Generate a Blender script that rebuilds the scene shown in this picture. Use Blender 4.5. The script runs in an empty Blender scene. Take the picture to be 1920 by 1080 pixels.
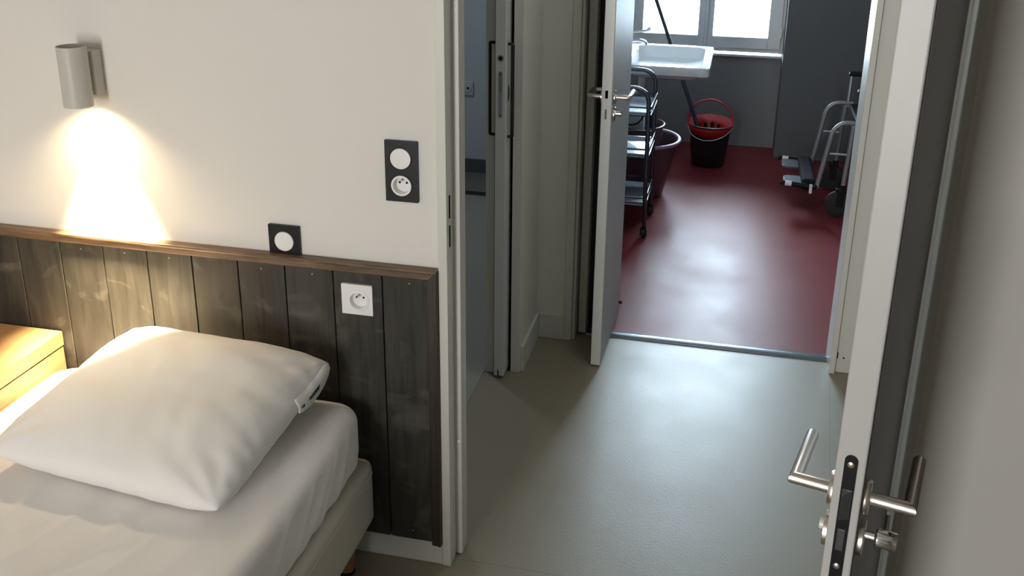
import bpy, bmesh, math, random
from mathutils import Vector, Matrix, noise
D = bpy.data
C = bpy.context.scene
K = 1.125            # layout units -> metres (applied to every object at the end of the script)
PI = math.pi

# ------------------------------------------------------------------ camera
cam_d = D.cameras.new('camera'); cam = D.objects.new('camera', cam_d); C.collection.objects.link(cam)
cam_d.sensor_fit = 'HORIZONTAL'; cam_d.sensor_width = 36.0
cam_d.lens = 36.0 * 1820.17 / 1920.0
cam_d.shift_x = 0.0
cam_d.shift_y = -(540.0 - 371.96) / 1920.0
cam_d.clip_start = 0.02
R0 = (0.9739678846204446, 0.22644604285640588, 0.010428298166576564)
R1 = (0.08347821425572508, -0.31551820834377886, -0.9452405238605712)
R2 = (-0.21075565822214948, 0.9215044491906735, -0.32620791322275117)
m = Matrix.Identity(4)
for i in range(3):
    m[i][0] = R0[i]; m[i][1] = -R1[i]; m[i][2] = -R2[i]
m[0][3], m[1][3], m[2][3] = 0.0, 0.0, 1.685 * K
cam.matrix_world = m
C.camera = cam

# ------------------------------------------------------------------ exposure, sky
vs = C.view_settings
C.display_settings.display_device = 'sRGB'
vs.view_transform = 'Standard'; vs.look = 'None'; vs.gamma = 1.0; vs.exposure = 0.0
vs.use_curve_mapping = False
C.cycles.max_bounces = 8
C.cycles.diffuse_bounces = 6
C.cycles.glossy_bounces = 4
C.cycles.sample_clamp_indirect = 8.0
C.cycles.caustics_reflective = False
C.cycles.caustics_refractive = False
w = D.worlds.new('overcast_sky'); C.world = w; w.use_nodes = True
bg = w.node_tree.nodes['Background']
bg.inputs['Color'].default_value = (0.72, 0.86, 1.0, 1); bg.inputs['Strength'].default_value = 48.0

def light(name, kind, loc, energy, color, rot=(0, 0, 0), **kw):
    l = D.lights.new(name, kind); l.energy = energy; l.color = color
    for k, v in kw.items(): setattr(l, k, v)
    o = D.objects.new(name, l); o.location = Vector(loc) * K; o.rotation_euler = rot
    C.collection.objects.link(o); return o
# sky portals in the two window openings
p = light('sky_portal', 'AREA', (-0.187, 6.10, 1.30), 1, (1, 1, 1), (-PI/2, 0, 0), shape='RECTANGLE', size=0.93*K, size_y=1.52*K)
p.data.cycles.is_portal = True
p = light('sky_portal', 'AREA', (-1.40, -3.20, 1.12), 1, (1, 1, 1), (PI/2, 0, 0), shape='RECTANGLE', size=0.62*K, size_y=2.1*K)
p.data.cycles.is_portal = True
# warm fill added behind the camera; no lamp is seen there
light('ceiling_light', 'AREA', (-1.0, -0.9, 2.17), 3, (1.0, 0.91, 0.80), (0, 0, 0), shape='DISK', size=0.35)
light('corridor_ceiling_light', 'AREA', (-0.05, 2.62, 2.17), 4.0, (1.0, 0.97, 0.90), (0, 0, 0), shape='DISK', size=0.5)  # added fill that brightens the corridor; no fitting seen
light('bathroom_ceiling_light', 'AREA', (-1.9, 4.0, 2.17), 9, (0.88, 0.95, 1.0), (0, 0, 0), shape='DISK', size=0.3)  # added cool fill for the bathroom slit; its source is unseen
# lamp inside the wall tube
light('reading_bulb', 'SPOT', (-1.4455, 1.885, 1.163), 13, (1.0, 0.74, 0.44), (0, 0, 0), spot_size=math.radians(132), spot_blend=1.0, shadow_soft_size=0.02)
light('reading_bulb', 'SPOT', (-1.4455, 1.885, 1.163), 620, (1.0, 0.76, 0.46), (0, 0, 0), spot_size=math.radians(52), spot_blend=1.0, shadow_soft_size=0.02)

# ------------------------------------------------------------------ materials
MATS = {}
def mat(name, col, rough=0.5, metal=0.0, spec=0.5, bump=None, var=None, coat=0.0, sheen=0.0):
    """bump=(scale, strength, distance), var=(scale, amount)"""
    if name in MATS: return MATS[name]
    M = D.materials.new(name); M.use_nodes = True; nt = M.node_tree; N = nt.nodes; L = nt.links
    b = N['Principled BSDF']
    b.inputs['Base Color'].default_value = (*col, 1); b.inputs['Roughness'].default_value = rough
    b.inputs['Metallic'].default_value = metal; b.inputs['Specular IOR Level'].default_value = spec
    b.inputs['Coat Weight'].default_value = coat; b.inputs['Sheen Weight'].default_value = sheen
    tc = N.new('ShaderNodeTexCoord')
    if var:
        n = N.new('ShaderNodeTexNoise'); n.inputs['Scale'].default_value = var[0]; n.inputs['Detail'].default_value = 4
        L.new(tc.outputs['Object'], n.inputs['Vector'])
        mx = N.new('ShaderNodeMix'); mx.data_type = 'RGBA'
        a = var[1]
        mx.inputs[6].default_value = (*[c * (1 - a) for c in col], 1); mx.inputs[7].default_value = (*[min(1, c * (1 + a)) for c in col], 1)
        L.new(n.outputs['Fac'], mx.inputs[0]); L.new(mx.outputs[2], b.inputs['Base Color'])
    if bump:
        n = N.new('ShaderNodeTexNoise'); n.inputs['Scale'].default_value = bump[0]; n.inputs['Detail'].default_value = 3
        L.new(tc.outputs['Object'], n.inputs['Vector'])
        bp = N.new('ShaderNodeBump'); bp.inputs['Strength'].default_value = bump[1]; bp.inputs['Distance'].default_value = bump[2]
        L.new(n.outputs['Fac'], bp.inputs['Height']); L.new(bp.outputs['Normal'], b.inputs['Normal'])
    MATS[name] = M
    return M

def mnode(nt, op, a, b=None, c=None):
    n = nt.nodes.new('ShaderNodeMath'); n.operation = op
    for i, v in enumerate((a, b, c)):
        if v is None: continue
        if isinstance(v, (int, float)): n.inputs[i].default_value = v
        else: nt.links.new(v, n.inputs[i])
    return n.outputs[0]

def vinyl(name, col, col2, rough, seams=(), speck=0.0, streak=1.0, spec=0.5, coat=0.0):
    """sheet vinyl: mottled, lightly orange-peeled, with welded seams given as (axis, value, slope, lo, hi)"""
    M = D.materials.new(name); M.use_nodes = True; nt = M.node_tree; N = nt.nodes; L = nt.links
    b = N['Principled BSDF']; b.inputs['Specular IOR Level'].default_value = spec
    b.inputs['Coat Weight'].default_value = coat; b.inputs['Coat Roughness'].default_value = rough
    tc = N.new('ShaderNodeTexCoord')
    mp = N.new('ShaderNodeMapping'); mp.inputs['Scale'].default_value = (1, streak, 1)
    L.new(tc.outputs['Object'], mp.inputs['Vector'])
    n1 = N.new('ShaderNodeTexNoise'); n1.inputs['Scale'].default_value = 3.5; n1.inputs['Detail'].default_value = 5
    L.new(mp.outputs[0], n1.inputs['Vector'])
    n2 = N.new('ShaderNodeTexNoise'); n2.inputs['Scale'].default_value = 90; n2.inputs['Detail'].default_value = 3
    L.new(mp.outputs[0], n2.inputs['Vector'])
    f = mnode(nt, 'MULTIPLY_ADD', n2.outputs['Fac'], 0.5, mnode(nt, 'MULTIPLY', n1.outputs['Fac'], 0.5))
    mx = N.new('ShaderNodeMix'); mx.data_type = 'RGBA'
    mx.inputs[6].default_value = (*col, 1); mx.inputs[7].default_value = (*col2, 1)
    L.new(f, mx.inputs[0]); out = mx.outputs[2]
    sx = N.new('ShaderNodeSeparateXYZ'); L.new(tc.outputs['Object'], sx.inputs[0])
    for ax, val, slope, lo, hi in seams:
        u, v = (sx.outputs['Y'], sx.outputs['X']) if ax == 'y' else (sx.outputs['X'], sx.outputs['Y'])
        wob = mnode(nt, 'MULTIPLY_ADD', n1.outputs['Fac'], 0.012, mnode(nt, 'MULTIPLY_ADD', v, slope, val - 0.006))
        d = mnode(nt, 'ABSOLUTE', mnode(nt, 'SUBTRACT', u, wob))
        k = mnode(nt, 'LESS_THAN', d, 0.0011)
        k = mnode(nt, 'MULTIPLY', k, mnode(nt, 'GREATER_THAN', v, lo)); k = mnode(nt, 'MULTIPLY', k, mnode(nt, 'LESS_THAN', v, hi))
        m2 = N.new('ShaderNodeMix'); m2.data_type = 'RGBA'; L.new(mnode(nt, 'MULTIPLY', k, 0.55), m2.inputs[0]); L.new(out, m2.inputs[6])
        m2.inputs[7].default_value = (*[c * 0.25 for c in col], 1); out = m2.outputs[2]
    L.new(out, b.inputs['Base Color'])
    rr = N.new('ShaderNodeMapRange'); L.new(n1.outputs['Fac'], rr.inputs[0]); rr.inputs[1].default_value = 0.3; rr.inputs[2].default_value = 0.7
    rr.inputs[3].default_value = rough * 0.9; rr.inputs[4].default_value = rough * 1.12; L.new(rr.outputs[0], b.inputs['Roughness'])
    n3 = N.new('ShaderNodeTexNoise'); n3.inputs['Scale'].default_value = 140; n3.inputs['Detail'].default_value = 2
    L.new(mp.outputs[0], n3.inputs['Vector'])
    h = n3.outputs['Fac']
    if speck:
        vo = N.new('ShaderNodeTexVoronoi'); vo.inputs['Scale'].default_value = 45; L.new(tc.outputs['Object'], vo.inputs['Vector'])
        h = mnode(nt, 'ADD', h, mnode(nt, 'MULTIPLY', mnode(nt, 'LESS_THAN', vo.outputs['Distance'], 0.12), speck))
    n5 = N.new('ShaderNodeTexNoise'); n5.inputs['Scale'].default_value = 7; n5.inputs['Detail'].default_value = 2
    L.new(mp.outputs[0], n5.inputs['Vector'])
    h = mnode(nt, 'MULTIPLY_ADD', n5.outputs['Fac'], 1.6, h)
    bp = N.new('ShaderNodeBump'); bp.inputs['Strength'].default_value = 0.35; bp.inputs['Distance'].default_value = 0.0012
    L.new(h, bp.inputs['Height']); L.new(bp.outputs['Normal'], b.inputs['Normal'])
    return M

def plank_mat():
    """stained softwood boards: grain, knots, tone per board, wiped whitish scuffs"""
    M = D.materials.new('stained_boards'); M.use_nodes = True; nt = M.node_tree; N = nt.nodes; L = nt.links
    b = N['Principled BSDF']; b.inputs['Roughness'].default_value = 0.5; b.inputs['Specular IOR Level'].default_value = 0.22
    tc = N.new('ShaderNodeTexCoord'); sx = N.new('ShaderNodeSeparateXYZ'); L.new(tc.outputs['Object'], sx.inputs[0])
    idx = mnode(nt, 'FLOOR', mnode(nt, 'DIVIDE', mnode(nt, 'SUBTRACT', sx.outputs['X'], -1.717*K), 0.1213*K))
    wn = N.new('ShaderNodeTexWhiteNoise'); wn.noise_dimensions = '1D'; L.new(idx, wn.inputs['W'])
    off = N.new('ShaderNodeCombineXYZ'); L.new(mnode(nt, 'MULTIPLY', wn.outputs['Value'], 7.0), off.inputs[2]); L.new(mnode(nt, 'MULTIPLY', wn.outputs['Value'], 3.0), off.inputs[1])
    add = N.new('ShaderNodeVectorMath'); add.operation = 'ADD'; L.new(tc.outputs['Object'], add.inputs[0]); L.new(off.outputs[0], add.inputs[1])
    def mapped(sc):
        mp = N.new('ShaderNodeMapping'); mp.inputs['Scale'].default_value = sc; L.new(add.outputs[0], mp.inputs['Vector']); return mp.outputs[0]
    g = N.new('ShaderNodeTexNoise'); g.inputs['Scale'].default_value = 5; g.inputs['Detail'].default_value = 8; g.inputs['Distortion'].default_value = 0.9
    L.new(mapped((8, 8, 0.8)), g.inputs['Vector'])
    cl = N.new('ShaderNodeTexNoise'); cl.inputs['Scale'].default_value = 4; cl.inputs['Detail'].default_value = 3; L.new(mapped((1.6, 1, 1)), cl.inputs['Vector'])
    vo = N.new('ShaderNodeTexVoronoi'); vo.inputs['Scale'].default_value = 5.2; vo.inputs['Randomness'].default_value = 1.0
    nd = N.new('ShaderNodeTexNoise'); nd.inputs['Scale'].default_value = 22; L.new(add.outputs[0], nd.inputs['Vector'])
    dv = N.new('ShaderNodeVectorMath'); dv.operation = 'MULTIPLY_ADD'; L.new(nd.outputs['Color'], dv.inputs[0]); dv.inputs[1].default_value = (0.05, 0.05, 0.05); L.new(mapped((1.1, 1, 0.75)), dv.inputs[2])
    L.new(dv.outputs[0], vo.inputs['Vector'])
    kn = N.new('ShaderNodeMapRange'); L.new(vo.outputs['Distance'], kn.inputs[0]); kn.inputs[1].default_value = 0.03; kn.inputs[2].default_value = 0.13; kn.inputs[3].default_value = 0.15; kn.inputs[4].default_value = 1.0
    v = mnode(nt, 'MULTIPLY_ADD', g.outputs['Fac'], 1.5, -0.02)
    v = mnode(nt, 'MULTIPLY', v, mnode(nt, 'MULTIPLY_ADD', cl.outputs['Fac'], 0.9, 0.5))
    v = mnode(nt, 'MULTIPLY', v, kn.outputs[0])
    v = mnode(nt, 'MULTIPLY', v, mnode(nt, 'MULTIPLY_ADD', wn.outputs['Value'], 0.35, 0.85))
    mx = N.new('ShaderNodeMix'); mx.data_type = 'RGBA'; L.new(v, mx.inputs[0])
    mx.inputs[6].default_value = (0.0060, 0.0058, 0.0048, 1); mx.inputs[7].default_value = (0.050, 0.0475, 0.039, 1)
    sn = N.new('ShaderNodeTexNoise'); sn.inputs['Scale'].default_value = 6.5; sn.inputs['Detail'].default_value = 5; sn.inputs['Distortion'].default_value = 1.2
    L.new(mapped((1, 1, 1.3)), sn.inputs['Vector'])
    sm = N.new('ShaderNodeMapRange'); L.new(sn.outputs['Fac'], sm.inputs[0]); sm.inputs[1].default_value = 0.57; sm.inputs[2].default_value = 0.75; sm.inputs[3].default_value = 0; sm.inputs[4].default_value = 0.24
    m2 = N.new('ShaderNodeMix'); m2.data_type = 'RGBA'; L.new(sm.outputs[0], m2.inputs[0]); L.new(mx.outputs[2], m2.inputs[6]); m2.inputs[7].default_value = (0.24, 0.23, 0.20, 1)
    L.new(m2.outputs[2], b.inputs['Base Color'])
    bp = N.new('ShaderNodeBump'); bp.inputs['Strength'].default_value = 0.25; bp.inputs['Distance'].default_value = 0.0015
    L.new(g.outputs['Fac'], bp.inputs['Height']); L.new(bp.outputs['Normal'], b.inputs['Normal'])
    return M

def wood(name, dark, light_, scale, rough, axis_scale):
    M = D.materials.new(name); M.use_nodes = True; nt = M.node_tree; N = nt.nodes; L = nt.links
    b = N['Principled BSDF']; b.inputs['Roughness'].default_value = rough
    tc = N.new('ShaderNodeTexCoord'); mp = N.new('ShaderNodeMapping'); mp.inputs['Scale'].default_value = axis_scale
    L.new(tc.outputs['Object'], mp.inputs['Vector'])
    n = N.new('ShaderNodeTexNoise'); n.inputs['Scale'].default_value = scale; n.inputs['Detail'].default_value = 7; n.inputs['Distortion'].default_value = 0.7
    L.new(mp.outputs[0], n.inputs['Vector'])
    rr = N.new('ShaderNodeMapRange'); L.new(n.outputs['Fac'], rr.inputs[0]); rr.inputs[1].default_value = 0.3; rr.inputs[2].default_value = 0.7
    mx = N.new('ShaderNodeMix'); mx.data_type = 'RGBA'; L.new(rr.outputs[0], mx.inputs[0])
    mx.inputs[6].default_value = (*dark, 1); mx.inputs[7].default_value = (*light_, 1); L.new(mx.outputs[2], b.inputs['Base Color'])
    return M

WALL = mat('wall_paint', (0.73, 0.715, 0.675), 0.7, spec=0.25, bump=(260, 0.12, 0.0006), var=(1.5, 0.02))
CWALL = mat('corridor_paint', (0.66, 0.655, 0.61), 0.6, spec=0.3, bump=(240, 0.12, 0.0006), var=(2, 0.02))
FWALL = mat('utility_paint', (0.215, 0.21, 0.215), 0.6, spec=0.25, bump=(240, 0.12, 0.0006), var=(2, 0.03))
BWALL = mat('bathroom_paint', (0.50, 0.54, 0.58), 0.55, spec=0.3, var=(2, 0.03))
CEIL = mat('ceiling_paint', (0.78, 0.77, 0.74), 0.8)
TRIM = mat('trim_gloss', (0.62, 0.61, 0.56), 0.35, spec=0.45, bump=(60, 0.05, 0.0006), var=(3, 0.03))
DOORP = mat('door_paint', (0.60, 0.61, 0.60), 0.30, spec=0.5, bump=(90, 0.06, 0.0005), var=(3, 0.02))
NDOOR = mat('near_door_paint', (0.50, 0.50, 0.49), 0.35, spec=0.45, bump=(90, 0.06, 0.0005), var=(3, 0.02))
DOORF = mat('door_face_laminate', (0.07, 0.068, 0.06), 0.42, spec=0.5, bump=(120, 0.08, 0.0005), var=(4, 0.03))  # shade on the near door's face is painted into this dark colour
SKIRT = mat('skirting_paint', (0.60, 0.60, 0.58), 0.4, var=(4, 0.03))
STEEL = mat('brushed_steel', (0.62, 0.58, 0.53), 0.28, 1.0, bump=(300, 0.08, 0.0003))
CHROME = mat('polished_chrome', (0.75, 0.76, 0.78), 0.1, 1.0, var=(5, 0.02))
BLACK = mat('black_plastic', (0.008, 0.008, 0.009), 0.45, spec=0.2, var=(9, 0.2))
BLACKM = mat('black_metal', (0.015, 0.014, 0.014), 0.4, 0.3, var=(9, 0.2))
DARK = mat('dark_void', (0.004, 0.004, 0.004), 0.9, spec=0.1, var=(5, 0.1))
WPLAS = mat('white_plastic', (0.80, 0.80, 0.79), 0.28, var=(8, 0.01))
CERAM = mat('white_ceramic', (0.84, 0.86, 0.87), 0.12, spec=0.6, coat=0.3, var=(4, 0.01))
SHEET = mat('cotton_sheet', (0.86, 0.84, 0.82), 0.85, spec=0.15, bump=(900, 0.15, 0.0003), var=(3, 0.02), sheen=0.2)
PILLOWM = mat('cotton_pillowcase', (0.82, 0.81, 0.78), 0.85, spec=0.15, bump=(900, 0.15, 0.0003), var=(3, 0.02), sheen=0.2)
BASEF = mat('bed_base_fabric', (0.54, 0.51, 0.44), 0.8, spec=0.2, bump=(700, 0.3, 0.0004), var=(5, 0.04))
LAMPM = mat('lamp_enamel', (0.52, 0.505, 0.46), 0.4, spec=0.4, var=(6, 0.02))
RED = mat('red_plastic', (0.42, 0.012, 0.02), 0.3, var=(8, 0.1))
LILAC = mat('lilac_plastic', (0.10, 0.07, 0.095), 0.35, var=(8, 0.05))
PINK = mat('pink_plastic', (0.13, 0.07, 0.095), 0.35, var=(8, 0.05))
TUBE = mat('grey_tube_metal', (0.55, 0.57, 0.60), 0.3, 0.7, var=(6, 0.03))
TROL = mat('trolley_steel', (0.12, 0.14, 0.17), 0.22, 0.9, var=(6, 0.05))
TRAYM = mat('tray_steel', (0.58, 0.64, 0.70), 0.25, 0.85, var=(6, 0.03))
RUB = mat('black_rubber', (0.012, 0.012, 0.012), 0.7, var=(9, 0.2))
CHAIRP = mat('chair_tube_paint', (0.25, 0.26, 0.27), 0.35, 0.3, var=(6, 0.03))
NIGHT = wood('beech_veneer', (0.29, 0.17, 0.08), (0.39, 0.245, 0.125), 6, 0.42, (1.2, 1.2, 6))
RAILW = wood('varnished_rail', (0.06, 0.036, 0.020), (0.18, 0.115, 0.065), 9, 0.38, (1, 8, 8))
LEGW = wood('varnished_leg', (0.20, 0.09, 0.04), (0.36, 0.19, 0.09), 8, 0.4, (6, 6, 1))
PLANK = plank_mat()
BEIGE = vinyl('beige_vinyl', (0.225, 0.195, 0.14), (0.285, 0.25, 0.19), 0.41,
              seams=(('y', 1.969*K, 0.0, -0.57*K, 0.6*K), ('x', 0.203*K, 0.0676, 2.2*K, 3.14*K)), streak=1.0, spec=0.55, coat=0.15)
REDV = vinyl('red_vinyl', (0.165, 0.024, 0.026), (0.21, 0.036, 0.038), 0.38, seams=(('y', 4.21*K, 0.0, -0.8*K, 1.6*K),), speck=1.2, spec=0.17, coat=0.0)
BATHV = vinyl('grey_vinyl', (0.27, 0.27, 0.23), (0.33, 0.33, 0.285), 0.4)
TRAYV = vinyl('shower_vinyl', (0.13, 0.13, 0.11), (0.16, 0.16, 0.14), 0.5)

def glass_mat(name='window_glass', tint=(0.93, 0.96, 0.96)):
    M = D.materials.new(name); M.use_nodes = True; nt = M.node_tree; N = nt.nodes; L = nt.links
    N.remove(N['Principled BSDF'])
    t = N.new('ShaderNodeBsdfTransparent'); t.inputs[0].default_value = (*tint, 1)
    g = N.new('ShaderNodeBsdfGlossy'); g.inputs['Roughness'].default_value = 0.03
    f = N.new('ShaderNodeFresnel'); f.inputs[0].default_value = 1.45
    mx = N.new('ShaderNodeMixShader'); L.new(f.outputs[0], mx.inputs[0]); L.new(t.outputs[0], mx.inputs[1]); L.new(g.outputs[0], mx.inputs[2])
    L.new(mx.outputs[0], N['Material Output'].inputs[0]); return M
GLASS = glass_mat(); GLASSW = glass_mat('warm_tinted_glass', (1.0, 0.905, 0.83))  # second tint added on the unseen pane to warm the bedroom daylight

def bulb_mat():
    M = D.materials.new('lit_bulb'); M.use_nodes = True; b = M.node_tree.nodes['Principled BSDF']
    b.inputs['Emission Color'].default_value = (1, 0.75, 0.42, 1); b.inputs['Emission Strength'].default_value = 18; return M
BULB = bulb_mat()

# ------------------------------------------------------------------ mesh helpers
def box(bm, x0, x1, y0, y1, z0, z1):
    v = [bm.verts.new((x, y, z)) for x in (x0, x1) for y in (y0, y1) for z in (z0, z1)]
    for f in ((0, 1, 3, 2), (4, 6, 7, 5), (0, 4, 5, 1), (2, 3, 7, 6), (0, 2, 6, 4), (1, 5, 7, 3)):
        bm.faces.new([v[i] for i in f])

def tube(bm, pts, r, n=12, closed=False, caps=True):
    pts = [Vector(p) for p in pts]; N = len(pts)
    def rad(i): return r[i] if isinstance(r, (list, tuple)) else r
    rings = []; prev = None
    for i, p in enumerate(pts):
        if closed: t = (pts[(i+1) % N] - pts[i-1]).normalized()
        else: t = (pts[min(i+1, N-1)] - pts[max(i-1, 0)]).normalized()
        if prev is None:
            a = Vector((0, 0, 1)) if abs(t.z) < 0.9 else Vector((1, 0, 0))
            u = t.cross(a).normalized()
        else:
            u = (prev - t * prev.dot(t)).normalized()
        prev = u; v = t.cross(u)
        rings.append([bm.verts.new(p + (u * math.cos(2*PI*k/n) + v * math.sin(2*PI*k/n)) * rad(i)) for k in range(n)])
    for i in range(N if closed else N-1):
        a, b = rings[i], rings[(i+1) % N]
        for k in range(n): bm.faces.new((a[k], a[(k+1) % n], b[(k+1) % n], b[k]))
    if caps and not closed:
        bm.faces.new(rings[0][::-1]); bm.faces.new(rings[-1])

def arc(c, r, a0, a1, plane, n=8):
    """points of an arc; plane gives the two unit axes"""
    c = Vector(c); u, v = Vector(plane[0]), Vector(plane[1])
    return [c + u * (r*math.cos(a0+(a1-a0)*i/n)) + v * (r*math.sin(a0+(a1-a0)*i/n)) for i in range(n+1)]

def fillet(pts, r, n=6):
    """round the inner corners of a polyline"""
    pts = [Vector(p) for p in pts]; out = [pts[0]]
    for i in range(1, len(pts)-1):
        a, b, c = pts[i-1], pts[i], pts[i+1]
        d1, d2 = (a-b), (c-b); rr = min(r, d1.length*0.49, d2.length*0.49)
        p1, p2 = b + d1.normalized()*rr, b + d2.normalized()*rr
        for k in range(n+1):
            t = k/n; out.append(p1*(1-t)**2 + b*2*t*(1-t) + p2*t**2)
    out.append(pts[-1]); return out

def lathe(bm, prof, n=28, c=(0, 0, 0), axis='z', sx=1, sy=1, cap=True):
    """revolve (r, h) profile"""
    c = Vector(c); rings = []
    for r, h in prof:
        ring = []
        for k in range(n):
            a = 2*PI*k/n; x, y = r*math.cos(a)*sx, r*math.sin(a)*sy
            p = {'z': Vector((x, y, h)), 'x': Vector((h, x, y)), 'y': Vector((x, -h, y))}[axis]
            ring.append(bm.verts.new(c + p))
        rings.append(ring)
    for a, b in zip(rings, rings[1:]):
        for k in range(n): bm.faces.new((a[k], a[(k+1) % n], b[(k+1) % n], b[k]))
    if cap and prof[0][0] > 1e-6: bm.faces.new(rings[0][::-1])
    if prof[-1][0] > 1e-6: bm.faces.new(rings[-1])

def obj(name, bm, material, parent=None, bevel=0, smooth=False, segs=2, sub=0, autosm=True):
    bmesh.ops.remove_doubles(bm, verts=bm.verts, dist=1e-6)
    bmesh.ops.recalc_face_normals(bm, faces=bm.faces)
    me = D.meshes.new(name); bm.to_mesh(me); bm.free()
    o = D.objects.new(name, me); C.collection.objects.link(o)
    me.materials.append(material)
    if smooth:
        for p_ in me.polygons: p_.use_smooth = True
        if autosm:
            for e in me.edges: pass
            me.set_sharp_from_angle(angle=math.radians(40))
    if bevel:
        md = o.modifiers.new('bevel', 'BEVEL'); md.width = bevel; md.segments = segs; md.limit_method = 'ANGLE'; md.angle_limit = math.radians(40)
        md.harden_normals = False
    if sub:
        md = o.modifiers.new('sub', 'SUBSURF'); md.levels = sub; md.render_levels = sub
    if parent: o.parent = parent
    return o
def NB(): return bmesh.new()
def B(name, dims, material, parent=None, bevel=0.0, **k):
    bm = NB(); box(bm, *dims); return obj(name, bm, material, parent, bevel, **k)
def T(name, pts, r, material, parent=None, n=12, closed=False):
    bm = NB(); tube(bm, pts, r, n, closed); return obj(name, bm, material, parent, smooth=True)
def tag(o, label, cat=None, group=None, kind=None):
    o['label'] = label
    if cat: o['category'] = cat
    if group: o['group'] = group
    if kind: o['kind'] = kind
    return o
def thing(name, label, cat, loc=(0, 0, 0), group=None, kind=None):
    o = D.objects.new(name, None); C.collection.objects.link(o); o.location = loc; o.empty_display_size = 0.05
    return tag(o, label, cat, group, kind)
def base(root, *kids):
    """keep children in world layout while the Empty stands at the thing's base"""
    for k in kids: k.matrix_parent_inverse = Matrix.Translation(-root.location)
def S(o, label=None):
    o['kind'] = 'structure'
    if label: o['label'] = label
    o['category'] = {'w': 'wall', 'f': 'floor', 'c': 'ceiling', 'b': 'baseboard', 't': 'trim', 'd': 'door'}.get(o.name[0], 'wall')
    if o.name.startswith('window'): o['category'] = 'window'
    return o

# ------------------------------------------------------------------ setting: floors, ceilings, walls
ZC = 2.2
S(B('floor', (-2.9, 1.66, -3.3, 3.315, -0.06, 0), BEIGE), 'beige vinyl floor of the bedroom and corridor')
S(B('floor_utility', (-0.84, 1.66, 3.315, 6.35, -0.06, 0), REDV), 'dark red vinyl floor of the far utility room')
S(B('ceiling', (-2.9, 1.7, -3.3, 6.4, ZC, ZC+0.08), CEIL), 'white ceiling over all rooms')

# head wall (bedroom / corridor) with the doorway x -0.593 .. 0.43
S(B('wall_head', (-2.9, -0.598, 1.95, 2.03, 0, ZC), WALL), 'off-white wall behind the bed with the wall lamp')
S(B('wall_head_right', (0.44, 0.82, 1.95, 2.03, 0, ZC), WALL), 'off-white wall to the right of the open near door')
S(B('wall_head_over_door', (-0.598, 0.44, 1.95, 2.03, 1.86, ZC), WALL), 'wall over the bedroom doorway')
S(B('wall_bedroom_left', (-3.0, -2.9, -3.3, 2.03, 0, ZC), WALL), 'left wall of the bedroom')
S(B('wall_bedroom_right', (0.74, 0.82, -3.3, 1.95, 0, ZC), mat('taupe_paint', (0.20, 0.18, 0.155), 0.7, spec=0.2, var=(2, 0.03))), 'right wall of the bedroom, darkened to cut bounce light')  # unseen wall coloured dark so little light bounces behind the door
bm = NB()
for d in ((-2.9, -1.71, 0, ZC), (-1.09, 0.74, 0, ZC), (-1.71, -1.09, 0, 0.08), (-1.71, -1.09, 2.15, ZC)):
    box(bm, d[0], d[1], -3.3, -3.2, d[2], d[3])
S(obj('wall_bedroom_window', bm, WALL), 'bedroom wall with the window behind the viewer')
wf = NB()
for d in ((-1.71, -1.69, 0.08, 2.15), (-1.11, -1.09, 0.08, 2.15), (-1.71, -1.09, 0.08, 0.10), (-1.71, -1.09, 2.13, 2.15)):
    box(wf, d[0], d[1], -3.28, -3.23, d[2], d[3])
w2 = S(obj('window_2', wf, WPLAS, bevel=0.004), 'bedroom window behind the viewer')
B('pane', (-1.69, -1.11, -3.256, -3.252, 0.10, 2.13), GLASSW, w2)

# door frame of the bedroom doorway: casing, jamb with rebate, head
def jamb_left():
    bm = NB()
    box(bm, -0.613, -0.5915, 1.937, 1.9865, 0, 1.885)          # casing strip standing proud of the wall
    box(bm, -0.598, -0.5750, 1.9865, 2.032, 0.003, 1.87)            # stop
    return bm
t1 = S(obj('trim_1', jamb_left(), TRIM, bevel=0.0012), 'pale painted left jamb of the bedroom doorway')
for z0, z1 in ((0.931, 0.986), (0.862, 0.915)):
    bm = NB(); box(bm, -0.5925, -0.5902, 1.9555, 1.9635, z0, z1)
    s_ = obj('strike_slot', bm, DARK, t1, bevel=0.002)
bm = NB(); lathe(bm, [(0.0045, 0), (0.0045, 0.0012), (0.003, 0.0018)], 12, (-0.5822, 1.9865, 0.337), 'y'); obj('screw_cap', bm, WPLAS, t1)
bm = NB()
box(bm, 0.428, 0.448, 1.942, 1.9865, 0, 1.885); box(bm, 0.418, 0.44, 1.9865, 2.034, 0, 1.87)
S(obj('trim_2', bm, TRIM, bevel=0.003), 'right jamb of the bedroom doorway behind the near door')
S(B('trim_3', (-0.591, 0.428, 1.937, 2.034, 1.86, 1.885), TRIM, bevel=0.003), 'head of the bedroom door frame')
S(B('baseboard_head', (-2.85, -0.613, 1.938, 1.95, 0, 0.0705), SKIRT, bevel=0.003), 'white skirting board below the dark boards')
S(B('baseboard_head_right', (0.448, 0.728, 1.938, 1.95, 0, 0.0705), SKIRT, bevel=0.003), 'skirting board beside the near door hinge')
S(B('baseboard_right', (0.728, 0.74, -3.2, 1.938, 0, 0.0705), SKIRT, bevel=0.003), 'skirting board on the right wall')

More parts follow.
